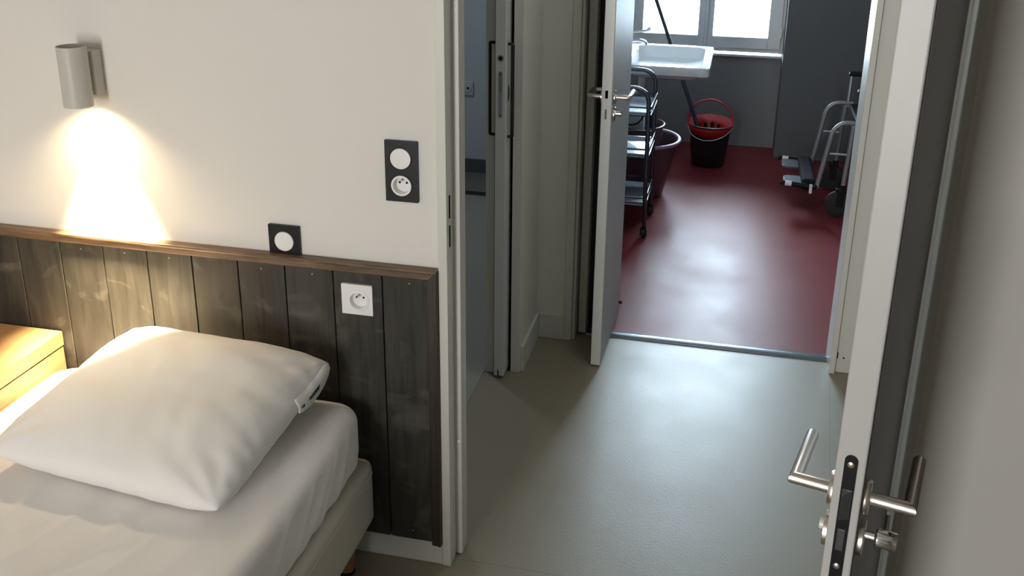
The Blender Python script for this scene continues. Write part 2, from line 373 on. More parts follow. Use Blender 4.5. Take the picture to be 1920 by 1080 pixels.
# corridor left side: pocket for the sliding bathroom door
S(B('wall_corridor_left', (-0.671, -0.641, 2.953, 3.235, 0, ZC), CWALL), 'short corridor wall beside the sliding door')
S(B('wall_pocket', (-0.757, -0.727, 2.935, 3.80, 0, ZC), CWALL), 'inner wall panel of the sliding door pocket')
S(B('wall_corridor_over', (-0.757, -0.641, 2.034, 2.953, 1.86, ZC), CWALL), 'wall over the bathroom opening')
S(B('trim_4', (-0.672, -0.6405, 2.941, 2.9535, 0, 1.87), TRIM, bevel=0.002), 'painted end strip of the pocket wall')
S(B('trim_12', (-0.6830, -0.6715, 2.965, 2.975, 0, 1.86), DARK), 'black strip added as shade in the gap beside the sliding door')  # dark strip stands in for the shade inside the pocket gap
S(B('trim_5', (-0.758, -0.728, 2.925, 2.9365, 0, 1.87), TRIM, bevel=0.002), 'inner painted end strip of the pocket')
S(B('baseboard_corridor_left', (-0.6412, -0.629, 2.9545, 3.235, 0, 0.098), SKIRT, bevel=0.002), 'skirting on the short corridor wall')
# end wall of the corridor
S(B('wall_corridor_end', (-0.671, -0.52, 3.237, 3.285, 0, ZC), CWALL), 'narrow corridor end wall left of the far door')
S(B('baseboard_corridor_end', (-0.629, -0.535, 3.229, 3.238, 0, 0.098), SKIRT, bevel=0.002), 'skirting on the corridor end wall')
S(B('trim_6', (-0.535, -0.507, 3.229, 3.285, 0, 1.87), TRIM, bevel=0.002), 'flat casing left of the far doorway')
S(B('trim_7', (-0.5065, -0.496, 3.240, 3.30, 0, 1.87), TRIM, bevel=0.0015), 'thin frame strip left of the far doorway')
S(B('trim_8', (-0.490, -0.461, 3.287, 3.345, 0.008, 1.87), TRIM, bevel=0.003), 'left jamb of the far doorway')
S(B('wall_far_doorway_left', (-0.80, -0.383, 3.500, 3.58, 0, ZC), FWALL), 'wall return behind the open far door')
S(B('wall_far_doorway_void', (-0.52, -0.490, 3.30, 3.50, 0, ZC), FWALL), 'side of the deep far doorway')
bm = NB(); box(bm, 0.416, 0.436, 3.205, 3.345, 0, 1.87); box(bm, 0.436, 0.50, 3.222, 3.345, 0, 1.87)
t9 = S(obj('trim_9', bm, TRIM, bevel=0.003), 'pale right jamb of the far doorway')
bm = NB(); box(bm, 0.4395, 0.4425, 3.2205, 3.2225, 0.055, 0.078); obj('slot', bm, DARK, t9)
bm = NB(); lathe(bm, [(0.003, 0), (0.003, 0.0015)], 10, (0.462, 3.222, 0.058), 'y'); obj('screw', bm, DARK, t9)
S(B('wall_far_doorway_right', (0.50, 1.66, 3.235, 3.345, 0, ZC), FWALL), 'wall to the right of the far doorway')
S(B('wall_far_doorway_over', (-0.507, 0.50, 3.235, 3.345, 1.86, ZC), CWALL), 'wall over the far doorway')
S(B('wall_corridor_right', (0.56, 0.62, 2.03, 3.235, 0, ZC), CWALL), 'right wall of the corridor')

# threshold strip between the beige and red floors: a domed metal profile
bm = NB(); prof = [(3.290, 0.0), (3.292, 0.004), (3.300, 0.0075), (3.312, 0.0095), (3.326, 0.0085), (3.338, 0.004), (3.341, 0.0)]
va = [bm.verts.new((-0.4605, y, z)) for y, z in prof]; vb = [bm.verts.new((0.4155, y, z)) for y, z in prof]
for i in range(len(prof)-1): bm.faces.new((va[i], va[i+1], vb[i+1], vb[i]))
bm.faces.new(va[::-1]); bm.faces.new(vb); bm.faces.new((va[0], vb[0], vb[-1], va[-1]))
S(obj('trim_10', bm, mat('threshold_metal', (0.16, 0.18, 0.20), 0.28, 0.85, var=(20, 0.1)), smooth=True), 'grey metal threshold strip between beige and red floor')

# utility room walls
S(B('wall_utility_left', (-0.84, -0.80, 3.50, 6.35, 0, ZC), FWALL), 'left wall of the utility room holding the sink')
S(B('wall_utility_right', (1.60, 1.66, 3.345, 6.35, 0, ZC), FWALL), 'right wall of the utility room')
bm = NB()
WX0, WX1, WZ0, WZ1 = -0.652, 0.283, 0.583, 2.10
for d in ((-0.84, WX0, 0, ZC), (WX1, 0.36, 0, ZC), (WX0, WX1, 0, WZ0), (WX0, WX1, WZ1, ZC)):
    box(bm, d[0], d[1], 6.134, 6.35, d[2], d[3])
S(obj('wall_utility_window', bm, FWALL), 'back wall of the utility room below and around the window')
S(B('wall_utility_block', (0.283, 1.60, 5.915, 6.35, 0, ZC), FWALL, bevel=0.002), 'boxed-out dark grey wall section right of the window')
D.objects['wall_utility_block'].data.materials[0] = mat('dark_grey_paint', (0.11, 0.115, 0.12), 0.6, spec=0.25, var=(2, 0.03))  # block made darker than the other walls to paint in its shade
# window_1: outer frame, two sashes, panes, sill, hinge
bm = NB(); y0, y1 = 6.10, 6.17
for d in ((WX0, WX0+0.018, WZ0+0.02, WZ1), (WX1-0.016, WX1, WZ0+0.02, WZ1), (WX0+0.018, WX1-0.016, WZ0+0.02, WZ0+0.040), (WX0+0.018, WX1-0.016, WZ1-0.03, WZ1)):
    box(bm, d[0], d[1], y0, y1, d[2], d[3])
win = S(obj('window_1', bm, mat('window_frame_paint', (0.80, 0.82, 0.83), 0.4, var=(5, 0.03)), bevel=0.003), 'white two-sash window bright with daylight in the far room')
WP = MATS['window_frame_paint']
def sash(x0, x1, gx0, gx1):
    bm = NB(); z0, z1, gz0, gz1 = 0.626, 2.07, 0.697, 2.01
    for d in ((x0, gx0, z0, z1), (gx1, x1, z0, z1), (gx0, gx1, z0, gz0), (gx0, gx1, gz1, z1)):
        box(bm, d[0], d[1], 6.088, 6.15, d[2], d[3])
    s = obj('sash', bm, WP, win, bevel=0.004)
    B('pane', (gx0, gx1, 6.12, 6.124, gz0, gz1), GLASS, s)
    return s
sash(-0.634, -0.192, -0.573, -0.228); sash(-0.172, 0.266, -0.143, 0.192)
B('mullion', (-0.192, -0.172, 6.075, 6.16, 0.626, 2.07), WP, win, 0.004)
B('sill', (WX0, WX1, 6.108, 6.36, 0.572, 0.5865), mat('sill_paint', (0.62, 0.66, 0.68), 0.3, var=(5, 0.02)), win, 0.003)
bm = NB(); tube(bm, [(0.2665, 6.082, 0.70), (0.2665, 6.082, 0.76)], 0.006, 10); obj('hinge', bm, WP, win, smooth=True)

# bathroom seen through the slit
S(B('floor_bathroom', (-2.6, -0.762, 2.034, 4.765, -0.055, 0.002), BATHV), 'grey bathroom floor seen through the slit')
S(B('wall_bathroom_right', (-0.90, -0.845, 3.80, 5.6, 0, ZC), BWALL), 'right wall of the bathroom')
S(B('wall_bathroom_left', (-2.66, -2.60, 2.03, 5.6, 0, ZC), BWALL), 'left wall of the bathroom')
o = S(B('wall_bathroom_end', (-2.6, -0.9, 5.10, 5.16, 0, ZC), BWALL), 'bluish end wall of the bathroom')
o = S(B('baseboard_bathroom', (-2.6, -0.9, 5.088, 5.10, 0.02, 0.098), mat('dark_tile', (0.08, 0.095, 0.10), 0.4, var=(6, 0.1))), 'dark skirting on the bathroom end wall')
S(B('floor_shower', (-2.6, -0.9, 4.765, 5.10, -0.05, 0.021), TRAYV), 'raised olive-grey shower floor at the bathroom end')
S(B('trim_11', (-2.6, -0.9, 4.757, 4.765, 0.002, 0.022), mat('dark_edge', (0.04, 0.045, 0.045), 0.4, var=(6, 0.1))), 'dark edge of the raised bathroom floor')

# ------------------------------------------------------------------ doors
def local(o, loc, rz):
    o.location = loc; o.rotation_euler = (0, 0, rz)
# door_1: near door. local +X runs from the free edge to the hinge, +Y is its left (corridor) face; origin at the free edge, right-face corner
TH = 0.0355; WD = 0.865
def lever(parent, side, zc, xs, reach, length, r=0.0088, rosemat=STEEL, bar=0.0088):
    """mitred round lever: rose, neck, grip running towards the hinge. side=+1 left face (y=TH), -1 right face (y=0)"""
    yf = TH if side > 0 else 0.0
    bm = NB(); lathe(bm, [(0.023, 0), (0.0235, 0.004), (0.022, 0.0075), (0.012, 0.0078)], 28, (xs, yf, zc), 'y')
    if side > 0:
        for v in bm.verts: v.co.y = yf + (yf - v.co.y)
    h = obj('rose', bm, rosemat, parent, smooth=True)
    bm = NB(); n_ = 20; ye = yf + side*reach
    A, Bc, Cc = [], [], []
    for k in range(n_):
        a = 2*PI*k/n_; u, v = r*math.cos(a), r*math.sin(a)
        A.append(bm.verts.new((xs+u, yf + side*0.006, zc+v)))        # neck ring, on the rose
        Bc.append(bm.verts.new((xs+u, ye + side*(-u), zc+v)))        # 45 degree mitre
        Cc.append(bm.verts.new((xs+length, ye + side*(-u), zc+v)))   # grip end
    for P, Q in ((A, Bc), (Bc, Cc)):
        for k in range(n_): bm.faces.new((P[k], P[(k+1) % n_], Q[(k+1) % n_], Q[k]))
    bm.faces.new(Cc); bm.faces.new(A[::-1])
    g = obj('handle', bm, STEEL, parent, smooth=True, bevel=0.0008)
    tag(g, 'brushed metal lever handle'); return g
d1 = B('door_1', (0, WD, 0, TH, 0.008, 1.84), NDOOR, bevel=0.0022)
S(d1, 'pale near door standing open at the right, its lock edge towards the viewer')
th = math.radians(14.0)
# local x axis -> (sin th, cos th); local y axis -> (-cos th, sin th)
d1.location = (0.2005, 1.0965, 0); d1.rotation_euler = (0, 0, PI/2 - th)
tag(B('face', (0.012, WD-0.002, -0.0012, 0.0, 0.02, 1.835), DOORF, d1), 'door face with its shade put into the colour')
# lock case front on the edge
def plate_outline(x, y0, y1, z0, z1, n=10, hw=None):
    r = (y1-y0)/2; cy = (y0+y1)/2; pts = []
    for k in range(n+1): a = PI*k/n; pts.append((x, cy+r*math.cos(a), z1-r+r*math.sin(a)))
    for k in range(n+1): a = PI+PI*k/n; pts.append((x, cy+r*math.cos(a), z0+r+r*math.sin(a)))
    return pts
def stadium(bm, x0, x1, y0, y1, z0, z1):
    a = [bm.verts.new(p) for p in plate_outline(x0, y0, y1, z0, z1)]; b = [bm.verts.new(p) for p in plate_outline(x1, y0, y1, z0, z1)]
    n = len(a); bm.faces.new(a[::-1]); bm.faces.new(b)
    for k in range(n): bm.faces.new((a[k], a[(k+1) % n], b[(k+1) % n], b[k]))
bm = NB(); stadium(bm, -0.0010, 0.001, 0.0095, 0.0255, 0.782, 0.998)
lp = tag(obj('lock_plate', bm, BLACK, d1), 'black lock plate on the door edge')
LG = mat('dark_latch', (0.07, 0.075, 0.08), 0.35, 0.4, var=(9, 0.1))
bm = NB(); v = [bm.verts.new(p) for p in ((-0.001, 0.0115, 0.905), (-0.001, 0.0235, 0.905), (-0.001, 0.0235, 0.948), (-0.001, 0.0115, 0.948))]
v2 = [bm.verts.new(p) for p in ((-0.0014, 0.013, 0.912), (-0.0075, 0.0225, 0.905), (-0.0075, 0.0225, 0.940), (-0.0014, 0.013, 0.947))]
bm.faces.new(v); bm.faces.new(v2[::-1])
for k in range(4): bm.faces.new((v[k], v2[k], v2[(k+1) % 4], v[(k+1) % 4]))
obj('latch', bm, LG, lp, bevel=0.0005)
B('bolt', (-0.002, 0.0, 0.013, 0.0225, 0.857, 0.889), LG, lp, 0.0005)
for z in (0.984, 0.832, 0.796):
    bm = NB(); lathe(bm, [(0.0042, 0), (0.0042, 0.0008), (0.002, 0.0015)], 14, (-0.0006, 0.0176, z), 'x')
    for q in bm.verts: q.co.x = -0.0006 - (q.co.x + 0.0006)
    if z != 0.796: obj('screw', bm, STEEL, lp, smooth=True)
    else: bm.free()
HZ = 0.915
lever(d1, 1, HZ, 0.045, 0.052, 0.118)
lever(d1, -1, HZ, 0.045, 0.056, 0.118)
def cyl_y(name, x, y0, y1, z, r, material, parent, n=20):
    bm = NB(); tube(bm, [(x, y0, z), (x, y1, z)], r, n); return obj(name, bm, material, parent, smooth=True, bevel=0.0006)
kz = 0.853
e = cyl_y('escutcheon', 0.045, TH, TH+0.0075, kz, 0.0235, STEEL, d1)
cyl_y('key_cylinder', 0.045, TH+0.005, TH+0.014, kz+0.004, 0.0075, WPLAS, e)
e = cyl_y('escutcheon', 0.045, -0.0075, 0, kz, 0.0235, STEEL, d1)
k_ = cyl_y('thumb_turn', 0.045, -0.022, -0.005, kz+0.006, 0.006, CHROME, e)
bm = NB(); tube(bm, [(0.045, -0.020, kz+0.006), (0.045, -0.023, kz+0.006), (0.045, -0.046, kz+0.006), (0.045, -0.0475, kz+0.006)], [0.009, 0.0125, 0.0125, 0.0115], 18)
obj('turn_knob', bm, CHROME, k_, smooth=True)
bm = NB()
for z in (0.25, 1.55): tube(bm, [(WD+0.004, -0.004, z), (WD+0.004, -0.004, z+0.09)], 0.006, 10)
obj('hinge', bm, STEEL, d1, smooth=True)

# door_2: sliding bathroom door
d2 = B('door_2', (-0.7175, -0.6835, 2.885, 3.72, 0.012, 1.84), DOORP, bevel=0.0018)
S(d2, 'white sliding door pulled nearly fully into its wall pocket')
def pull(xf, side, reach, z0, z1, y):
    x1 = xf + side*reach
    bm = NB(); tube(bm, fillet([(xf, y, z1), (x1, y, z1), (x1, y, z0), (xf, y, z0)], 0.004, 3), 0.0052, 4)
    tag(obj('pull_handle', bm, BLACKM, d2, bevel=0.0006), 'black square pull handle')
pull(-0.7175, -1, 0.027, 0.862, 1.158, 2.925)
pull(-0.6835, 1, 0.0165, 0.862, 1.158, 2.910)
bm = NB(); lathe(bm, [(0.0105, 0), (0.0105, 0.001), (0.0062, 0.0014)], 24, (-0.7005, 2.885, 1.117), 'y'); b_ = obj('bolt_ring', bm, mat('grey_ring', (0.28, 0.30, 0.30), 0.4, 0.3, var=(8, 0.05)), d2)
bm = NB(); lathe(bm, [(0.0062, 0), (0.0062, 0.0018)], 24, (-0.7005, 2.885, 1.117), 'y'); obj('bolt_hole', bm, DARK, b_)
def stadium_y(bm, y0, y1, x0, x1, z0, z1):
    a = [bm.verts.new((p[1], y0, p[2])) for p in plate_outline(0, x0, x1, z0, z1)]; b = [bm.verts.new((p[1], y1, p[2])) for p in plate_outline(0, x0, x1, z0, z1)]
    n = len(a); bm.faces.new(a[::-1]); bm.faces.new(b)
    for k in range(n): bm.faces.new((a[k], a[(k+1) % n], b[(k+1) % n], b[k]))
bm = NB(); stadium_y(bm, 2.8835, 2.8855, -0.7060, -0.6945, 0.928, 1.076)
lk = tag(obj('lock_plate', bm, mat('lock_plate_grey', (0.34, 0.36, 0.40), 0.35, 0.6, var=(8, 0.05)), d2), 'grey rounded lock plate on the door edge')
bm = NB(); stadium_y(bm, 2.8825, 2.8840, -0.7053, -0.6952, 1.012, 1.075); obj('latch_insert', bm, mat('latch_insert_grey', (0.22, 0.25, 0.25), 0.4, 0.5, var=(8, 0.05)), lk)
for z in (1.067, 0.936):
    bm = NB(); lathe(bm, [(0.003, 0), (0.003, 0.0012)], 12, (-0.70025, 2.883, z), 'y'); obj('screw', bm, LG, lk)
B('guide_groove', (-0.7045, -0.7005, 2.8843, 2.8855, 0.012, 0.035), DARK, d2)
# recessed oval finger pull on the corridor face
bm = NB(); lathe(bm, [(0.010, 0), (0.010, 0.0012), (0.006, 0.0016)], 22, (-0.6836, 2.922, 1.00), 'x', sy=2.6); obj('finger_pull', bm, LG, d2)

# door_3: far door, open towards the viewer
d3 = B('door_3', (0, 0.452, 0, 0.0335, 0.006, 1.84), DOORP, bevel=0.002)
S(d3, 'white far door standing open in front of the red-floored room')
a3 = math.radians(1.35)
d3.location = (-0.3725, 3.052, 0); d3.rotation_euler = (0, 0, PI/2 - a3)
tag(B('face', (0.004, 0.449, -0.001, 0.0, 0.012, 1.835), mat('glossy_door_face', (0.38, 0.39, 0.39), 0.46, spec=0.10, bump=(80, 0.05, 0.0005), var=(4, 0.03)), d3), 'glossy grey door face')
def lever3(side, reach):
    yf = 0.0335 if side > 0 else 0.0; zc = 0.968; xs = 0.045
    bm = NB(); tube(bm, [(xs, yf, zc), (xs, yf+side*0.007, zc)], 0.0225, 24); obj('rose', bm, STEEL, d3, smooth=True, bevel=0.0006)
    bm = NB(); tube(bm, fillet([(xs, yf+side*0.006, zc), (xs, yf+side*reach, zc), (xs+0.100, yf+side*reach, zc)] + ([(xs+0.100, yf+side*(reach-0.034), zc)] if side > 0 else []), 0.016 if side > 0 else 0.006, 6), 0.0085, 14)
    tag(obj('handle', bm, STEEL, d3, smooth=True), 'brushed metal lever handle')
lever3(1, 0.050); lever3(-1, 0.050)
B('latch', (-0.001, 0.002, 0.0125, 0.0215, 0.972, 0.998), DARK, d3)
B('bolt', (-0.001, 0.002, 0.0145, 0.0205, 0.903, 0.936), LG, d3)
bm = NB(); tube(bm, [(0.045, 0.0, 0.912), (0.045, -0.007, 0.912)], 0.0225, 24); e = obj('escutcheon', bm, STEEL, d3, smooth=True, bevel=0.0006)
bm = NB(); tube(bm, [(0.045, -0.006, 0.914), (0.045, -0.027, 0.914)], 0.0095, 16); obj('thumb_turn', bm, CHROME, e, smooth=True)
bm = NB(); lathe(bm, [(0.006, 0.0), (0.006, 0.012), (0.004, 0.013)], 12, (0.43, -0.001, 0.06), 'y'); obj('door_stop', bm, RUB, d3)
B('hinge', (0.452, 0.4585, 0.012, 0.026, 0.3, 0.39), STEEL, d3); B('hinge', (0.452, 0.4585, 0.012, 0.026, 1.5, 1.59), STEEL, d3)

# ------------------------------------------------------------------ headboard panelling
hb = thing('headboard', 'dark brown-grey headboard of vertical boards along the wall behind the bed', 'headboard', (-1.6, 1.95, 0.07))
xs = [-1.717 + 0.12125*i for i in range(-9, 9)] + [-0.632]
bm = NB()
for i in range(len(xs)-1):
    a, b = xs[i], xs[i+1]; g = 0.0013; c = 0.0010
    z0 = 0.0715 if b < -0.75 else 0.0695; z1 = 0.790
    prof = [(a+g, 1.950), (a+g, 1.9325+c), (a+g+c, 1.9325), (b-g-c, 1.9325), (b-g, 1.9325+c), (b-g, 1.950)]
    lo = [bm.verts.new((x, y, z0)) for x, y in prof]; hi = [bm.verts.new((x, y, z1)) for x, y in prof]
    bm.faces.new(lo[::-1]); bm.faces.new(hi)
    for k in range(6): bm.faces.new((lo[k], lo[(k+1) % 6], hi[(k+1) % 6], hi[k]))
pb = obj('boards', bm, PLANK, hb)
bk = B('board_backing', (-2.8, -0.632, 1.946, 1.9495, 0.075, 0.785), DARK, hb)
# nail heads
NAIL = mat('nail_grey', (0.5, 0.47, 0.42), 0.3, 0.8, var=(9, 0.05))
for x, z in ((-1.535, 0.772), (-1.413, 0.774), (-1.292, 0.773), (-0.681, 0.7735), (-0.688, 0.095), (-0.92, 0.772), (-1.05, 0.771)):
    bm = NB(); lathe(bm, [(0.0019, 0), (0.0016, 0.0012)], 8, (x, 1.9327, z), 'y'); obj('nail', bm, NAIL, hb)
# top rail: moulded profile with mitred end, and the side trim
def mould(bm, pts_fn, prof):
    rings = []
    for s in (0, 1): rings.append([bm.verts.new(pts_fn(s, d, h)) for d, h in prof])
    n = len(prof)
    for k in range(n): bm.faces.new((rings[0][k], rings[0][(k+1) % n], rings[1][(k+1) % n], rings[1][k]))
    bm.faces.new(rings[0][::-1]); bm.faces.new(rings[1])
# prof: d = depth out of wall, h = distance from outer edge inward
PR = [(0.0, 0.0), (0.024, 0.0), (0.0255, 0.0015), (0.0255, 0.006), (0.0235, 0.009), (0.0235, 0.0215), (0.021, 0.0245), (0.0175, 0.0255), (0.0, 0.0255)]
ZT, XE = 0.8115, -0.613
bm = NB(); mould(bm, lambda s, d, h: ((-2.8 if s == 0 else XE - h), 1.95 - d, ZT - h), PR)
tag(obj('top_rail', bm, RAILW, hb, bevel=0.0005), 'varnished brown top rail')
bm = NB(); mould(bm, lambda s, d, h: (XE - h, 1.95 - d, (0.063 if s == 0 else ZT - h)), PR)
tag(obj('side_trim', bm, mat('dark_trim_wood', (0.030, 0.021, 0.015), 0.5, var=(12, 0.3)), hb, bevel=0.0005), 'dark side trim')
base(hb, *[c for c in hb.children])

# ------------------------------------------------------------------ switches and sockets
FRAME = mat('anthracite_frame', (0.007, 0.007, 0.008), 0.35, spec=0.3, var=(9, 0.1))
def frame_plate(x0, x1, z0, z1, y, holes, rad, material, parent=None, name='frame', th=0.0085):
    """rounded plate (pillowed edge) with circular openings drawn by inset discs"""
    bm = NB()
    box(bm, x0, x1, y-th, y, z0, z1)
    return obj(name, bm, material, parent, bevel=0.0028, segs=3)
def rocker(x, z, y, r, parent):
    bm = NB(); lathe(bm, [(r, 0), (r, 0.0022), (r*0.97, 0.0034), (0.0, 0.0046)], 40, (x, y, z), 'y')
    return obj('rocker_button', bm, WPLAS, parent, smooth=True)
def cut_round(o, holes):
    """sink round back-box holes (x, z, r, y0, y1) into an object's mesh"""
    for (hx, hz, hr, hy0, hy1) in holes:
        b_ = NB(); tube(b_, [(hx, hy0, hz), (hx, hy1, hz)], hr, 32); c_ = obj('cutter', b_, DARK)
        md = o.modifiers.new('hole', 'BOOLEAN'); md.operation = 'DIFFERENCE'; md.object = c_; md.solver = 'EXACT'
        bpy.context.view_layer.update()
        me = D.meshes.new_from_object(o.evaluated_get(bpy.context.evaluated_depsgraph_get()))
        o.modifiers.clear(); o.data = me; cm = c_.data; D.objects.remove(c_); D.meshes.remove(cm)
def outlet_core(x, z, y, r, parent, skirt=False, down=-1):
    """French socket: raised ring, round well, two holes, earth pin"""
    bm = NB()
    prof = [(r, 0), (r, 0.002), (r*0.985, 0.0034), (r*0.80, 0.0036), (r*0.775, 0.0024), (r*0.755, -0.0125), (0.0, -0.0125)] if not skirt else \
           [(r*1.05, 0), (r*1.0, 0.0014), (r*0.78, 0.0020), (r*0.755, 0.0010), (r*0.735, -0.0125), (0.0, -0.0125)]
    lathe(bm, prof, 44, (x, y, z), 'y', cap=False)
    c = obj('socket_well', bm, WPLAS, parent, smooth=True)
    zh = z + 0.0035
    for s in (-1, 1):
        b2 = NB(); lathe(b2, [(0.0026, 0), (0.0026, 0.0006)], 14, (x + s*0.0085, y + 0.0125, zh), 'y'); obj('pin_hole', b2, DARK, c)
    b2 = NB(); tube(b2, [(x, y+0.0125, z+0.012), (x, y-0.001, z+0.012), (x, y-0.002, z+0.012)], [0.0026, 0.0026, 0.0018], 12); tag(obj('earth_pin', b2, STEEL, c, smooth=True), 'grey metal earth pin')
    return c
def ring_plate(bm, x0, x1, z0, z1, y, th, holes, n=48):
    """flat plate with real round holes: each square cell is a ring between its square and its hole; sides closed"""
    for (cx, cz, r, cx0, cx1, cz0, cz1) in holes:
        outer, inner, back = [], [], []
        for k in range(n):
            a = 2*PI*k/n + PI/4; c, s = math.cos(a), math.sin(a)
            q = max(abs(c), abs(s)); ux, uz = c/q, s/q
            ox = cx + (ux*(cx1-cx) if ux > 0 else ux*(cx-cx0)); oz = cz + (uz*(cz1-cz) if uz > 0 else uz*(cz-cz0))
            outer.append(bm.verts.new((ox, y-th, oz))); inner.append(bm.verts.new((cx+r*c, y-th, cz+r*s))); back.append(bm.verts.new((cx+r*c, y, cz+r*s)))
        for k in range(n):
            j = (k+1) % n
            bm.faces.new((outer[k], outer[j], inner[j], inner[k])); bm.faces.new((inner[k], inner[j], back[j], back[k]))
    for (a, b) in (((x0, z0), (x1, z0)), ((x1, z0), (x1, z1)), ((x1, z1), (x0, z1)), ((x0, z1), (x0, z0))):
        v = [bm.verts.new(p) for p in ((a[0], y-th, a[1]), (b[0], y-th, b[1]), (b[0], y, b[1]), (a[0], y, a[1]))]; bm.faces.new(v)

def plate_obj(name, x0, x1, z0, z1, y, holes, material, parent):
    bm = NB(); ring_plate(bm, x0, x1, z0, z1, y, 0.0075, holes)
    return obj(name, bm, material, parent, bevel=0.0018, segs=2)

# single black switch plate standing just above the headboard rail
Y = 1.9495
sw = thing('light_switch', 'square black wall switch with one round white button just above the headboard rail', 'light switch', (-0.990, 1.95, 0.844))
plate_obj('frame', -1.029, -0.951, 0.8055, 0.8825, Y, [(-0.9905, 0.8425, 0.0245, -1.029, -0.951, 0.8055, 0.8825)], FRAME, sw)
rocker(-0.9905, 0.8425, Y-0.0055, 0.0240, sw); base(sw, *sw.children)
# black double plate: white button above, socket below
dsw = thing('switch_socket_plate', 'tall black double wall plate with white button above a round socket', 'switch and socket', (-0.697, 1.95, 1.038))
plate_obj('frame', -0.734, -0.6585, 0.967, 1.108, Y, [(-0.6975, 1.067, 0.0245, -0.734, -0.6585, 1.0375, 1.108), (-0.6970, 1.0045, 0.0245, -0.734, -0.6585, 0.967, 1.0375)], FRAME, dsw)
rocker(-0.6975, 1.067, Y-0.0055, 0.0240, dsw); outlet_core(-0.6970, 1.0045, Y-0.0055, 0.0240, dsw); base(dsw, *dsw.children)
# white square socket on the boards
so = thing('power_outlet', 'square white wall socket mounted on the dark headboard boards', 'power outlet', (-0.812, 1.93, 0.72))
YB = 1.9325
plate_obj('frame', -0.8455, -0.7695, 0.6835, 0.7595, YB, [(-0.8045, 0.719, 0.0212, -0.8455, -0.7695, 0.6835, 0.7595)], WPLAS, so)
outlet_core(-0.8045, 0.719, YB-0.0072, 0.0265, so, skirt=True); base(so, *so.children)
cut_round(D.objects['wall_head'], [(-0.6970, 1.0045, 0.0205, 1.93, 1.975)])
cut_round(pb, [(-0.8045, 0.719, 0.0215, 1.92, 1.9497)]); cut_round(bk, [(-0.8045, 0.719, 0.0215, 1.92, 1.97)])
# bathroom socket
bs = thing('power_outlet', 'small white socket plate on the bluish bathroom wall behind the slit', 'power outlet', (-1.42, 5.1, 0.505))
B('frame', (-1.47, -1.392, 5.089, 5.0995, 0.466, 0.544), BWALL, bs, 0.003)
bm = NB(); lathe(bm, [(0.027, 0), (0.026, 0.003), (0.02, 0.004), (0.0, 0.004)], 30, (-1.428, 5.089, 0.505), 'y'); obj('socket_insert', bm, BWALL, bs, smooth=True)
bm = NB(); lathe(bm, [(0.0065, 0.0035), (0.0065, 0.0055), (0.0, 0.0055)], 16, (-1.420, 5.089, 0.507), 'y'); obj('socket_hole', bm, DARK, bs)
base(bs, *bs.children)

# ------------------------------------------------------------------ wall lamp
lamp = thing('wall_lamp', 'cream tube-shaped wall lamp shining down onto the headboard', 'wall lamp', (-1.443, 1.95, 1.22))
B('mount', (-1.4745, -1.4185, 1.914, 1.949, 1.170, 1.273), LAMPM, lamp, 0.0025)
B('backplate', (-1.471, -1.422, 1.947, 1.9499, 1.173, 1.270), DARK, lamp)  # dark sheet stands in for the shadow gap behind the mount
bm = NB(); r, ri, LY = 0.0325, 0.0310, 1.8835
lathe(bm, [(ri, 1.205), (ri, 1.152), (r, 1.152), (r, 1.289), (ri, 1.289), (ri, 1.245), (0.0, 1.245)], 56, (-1.4460, LY, 0), 'z')
tb = obj('lamp_tube', bm, LAMPM, lamp, smooth=True)
bm = NB(); lathe(bm, [(0.0, 1.215), (0.0310, 1.215), (0.0310, 1.205), (0.022, 1.200), (0.0, 1.200)], 32, (-1.4460, LY, 0), 'z'); obj('reflector', bm, LAMPM, lamp, smooth=True)
bm = NB(); lathe(bm, [(0.0, 1.170), (0.018, 1.170), (0.020, 1.173), (0.020, 1.198), (0.0, 1.198)], 28, (-1.4460, LY, 0), 'z'); tag(obj('bulb', bm, BULB, lamp, smooth=True), 'lit bulb inside the tube')
base(lamp, *lamp.children)

# ------------------------------------------------------------------ nightstand
ns = thing('nightstand', 'light beech bedside cabinet at the left behind the pillow', 'nightstand', (-1.84, 1.72, 0))
B('top', (-2.06, -1.621, 1.48, 1.927, 0.500, 0.5385), NIGHT, ns, 0.0012)
B('body', (-2.056, -1.6225, 1.495, 1.925, 0.045, 0.4965), NIGHT, ns, 0.0012)
B('drawer_front', (-2.045, -1.633, 1.482, 1.495, 0.30, 0.490), NIGHT, ns, 0.0015)
for x in (-2.03, -1.66):
    for y in (1.53, 1.89): B('leg', (x, x+0.025, y-0.0125, y+0.0125, 0, 0.045), BLACK, ns)
base(ns, *ns.children)

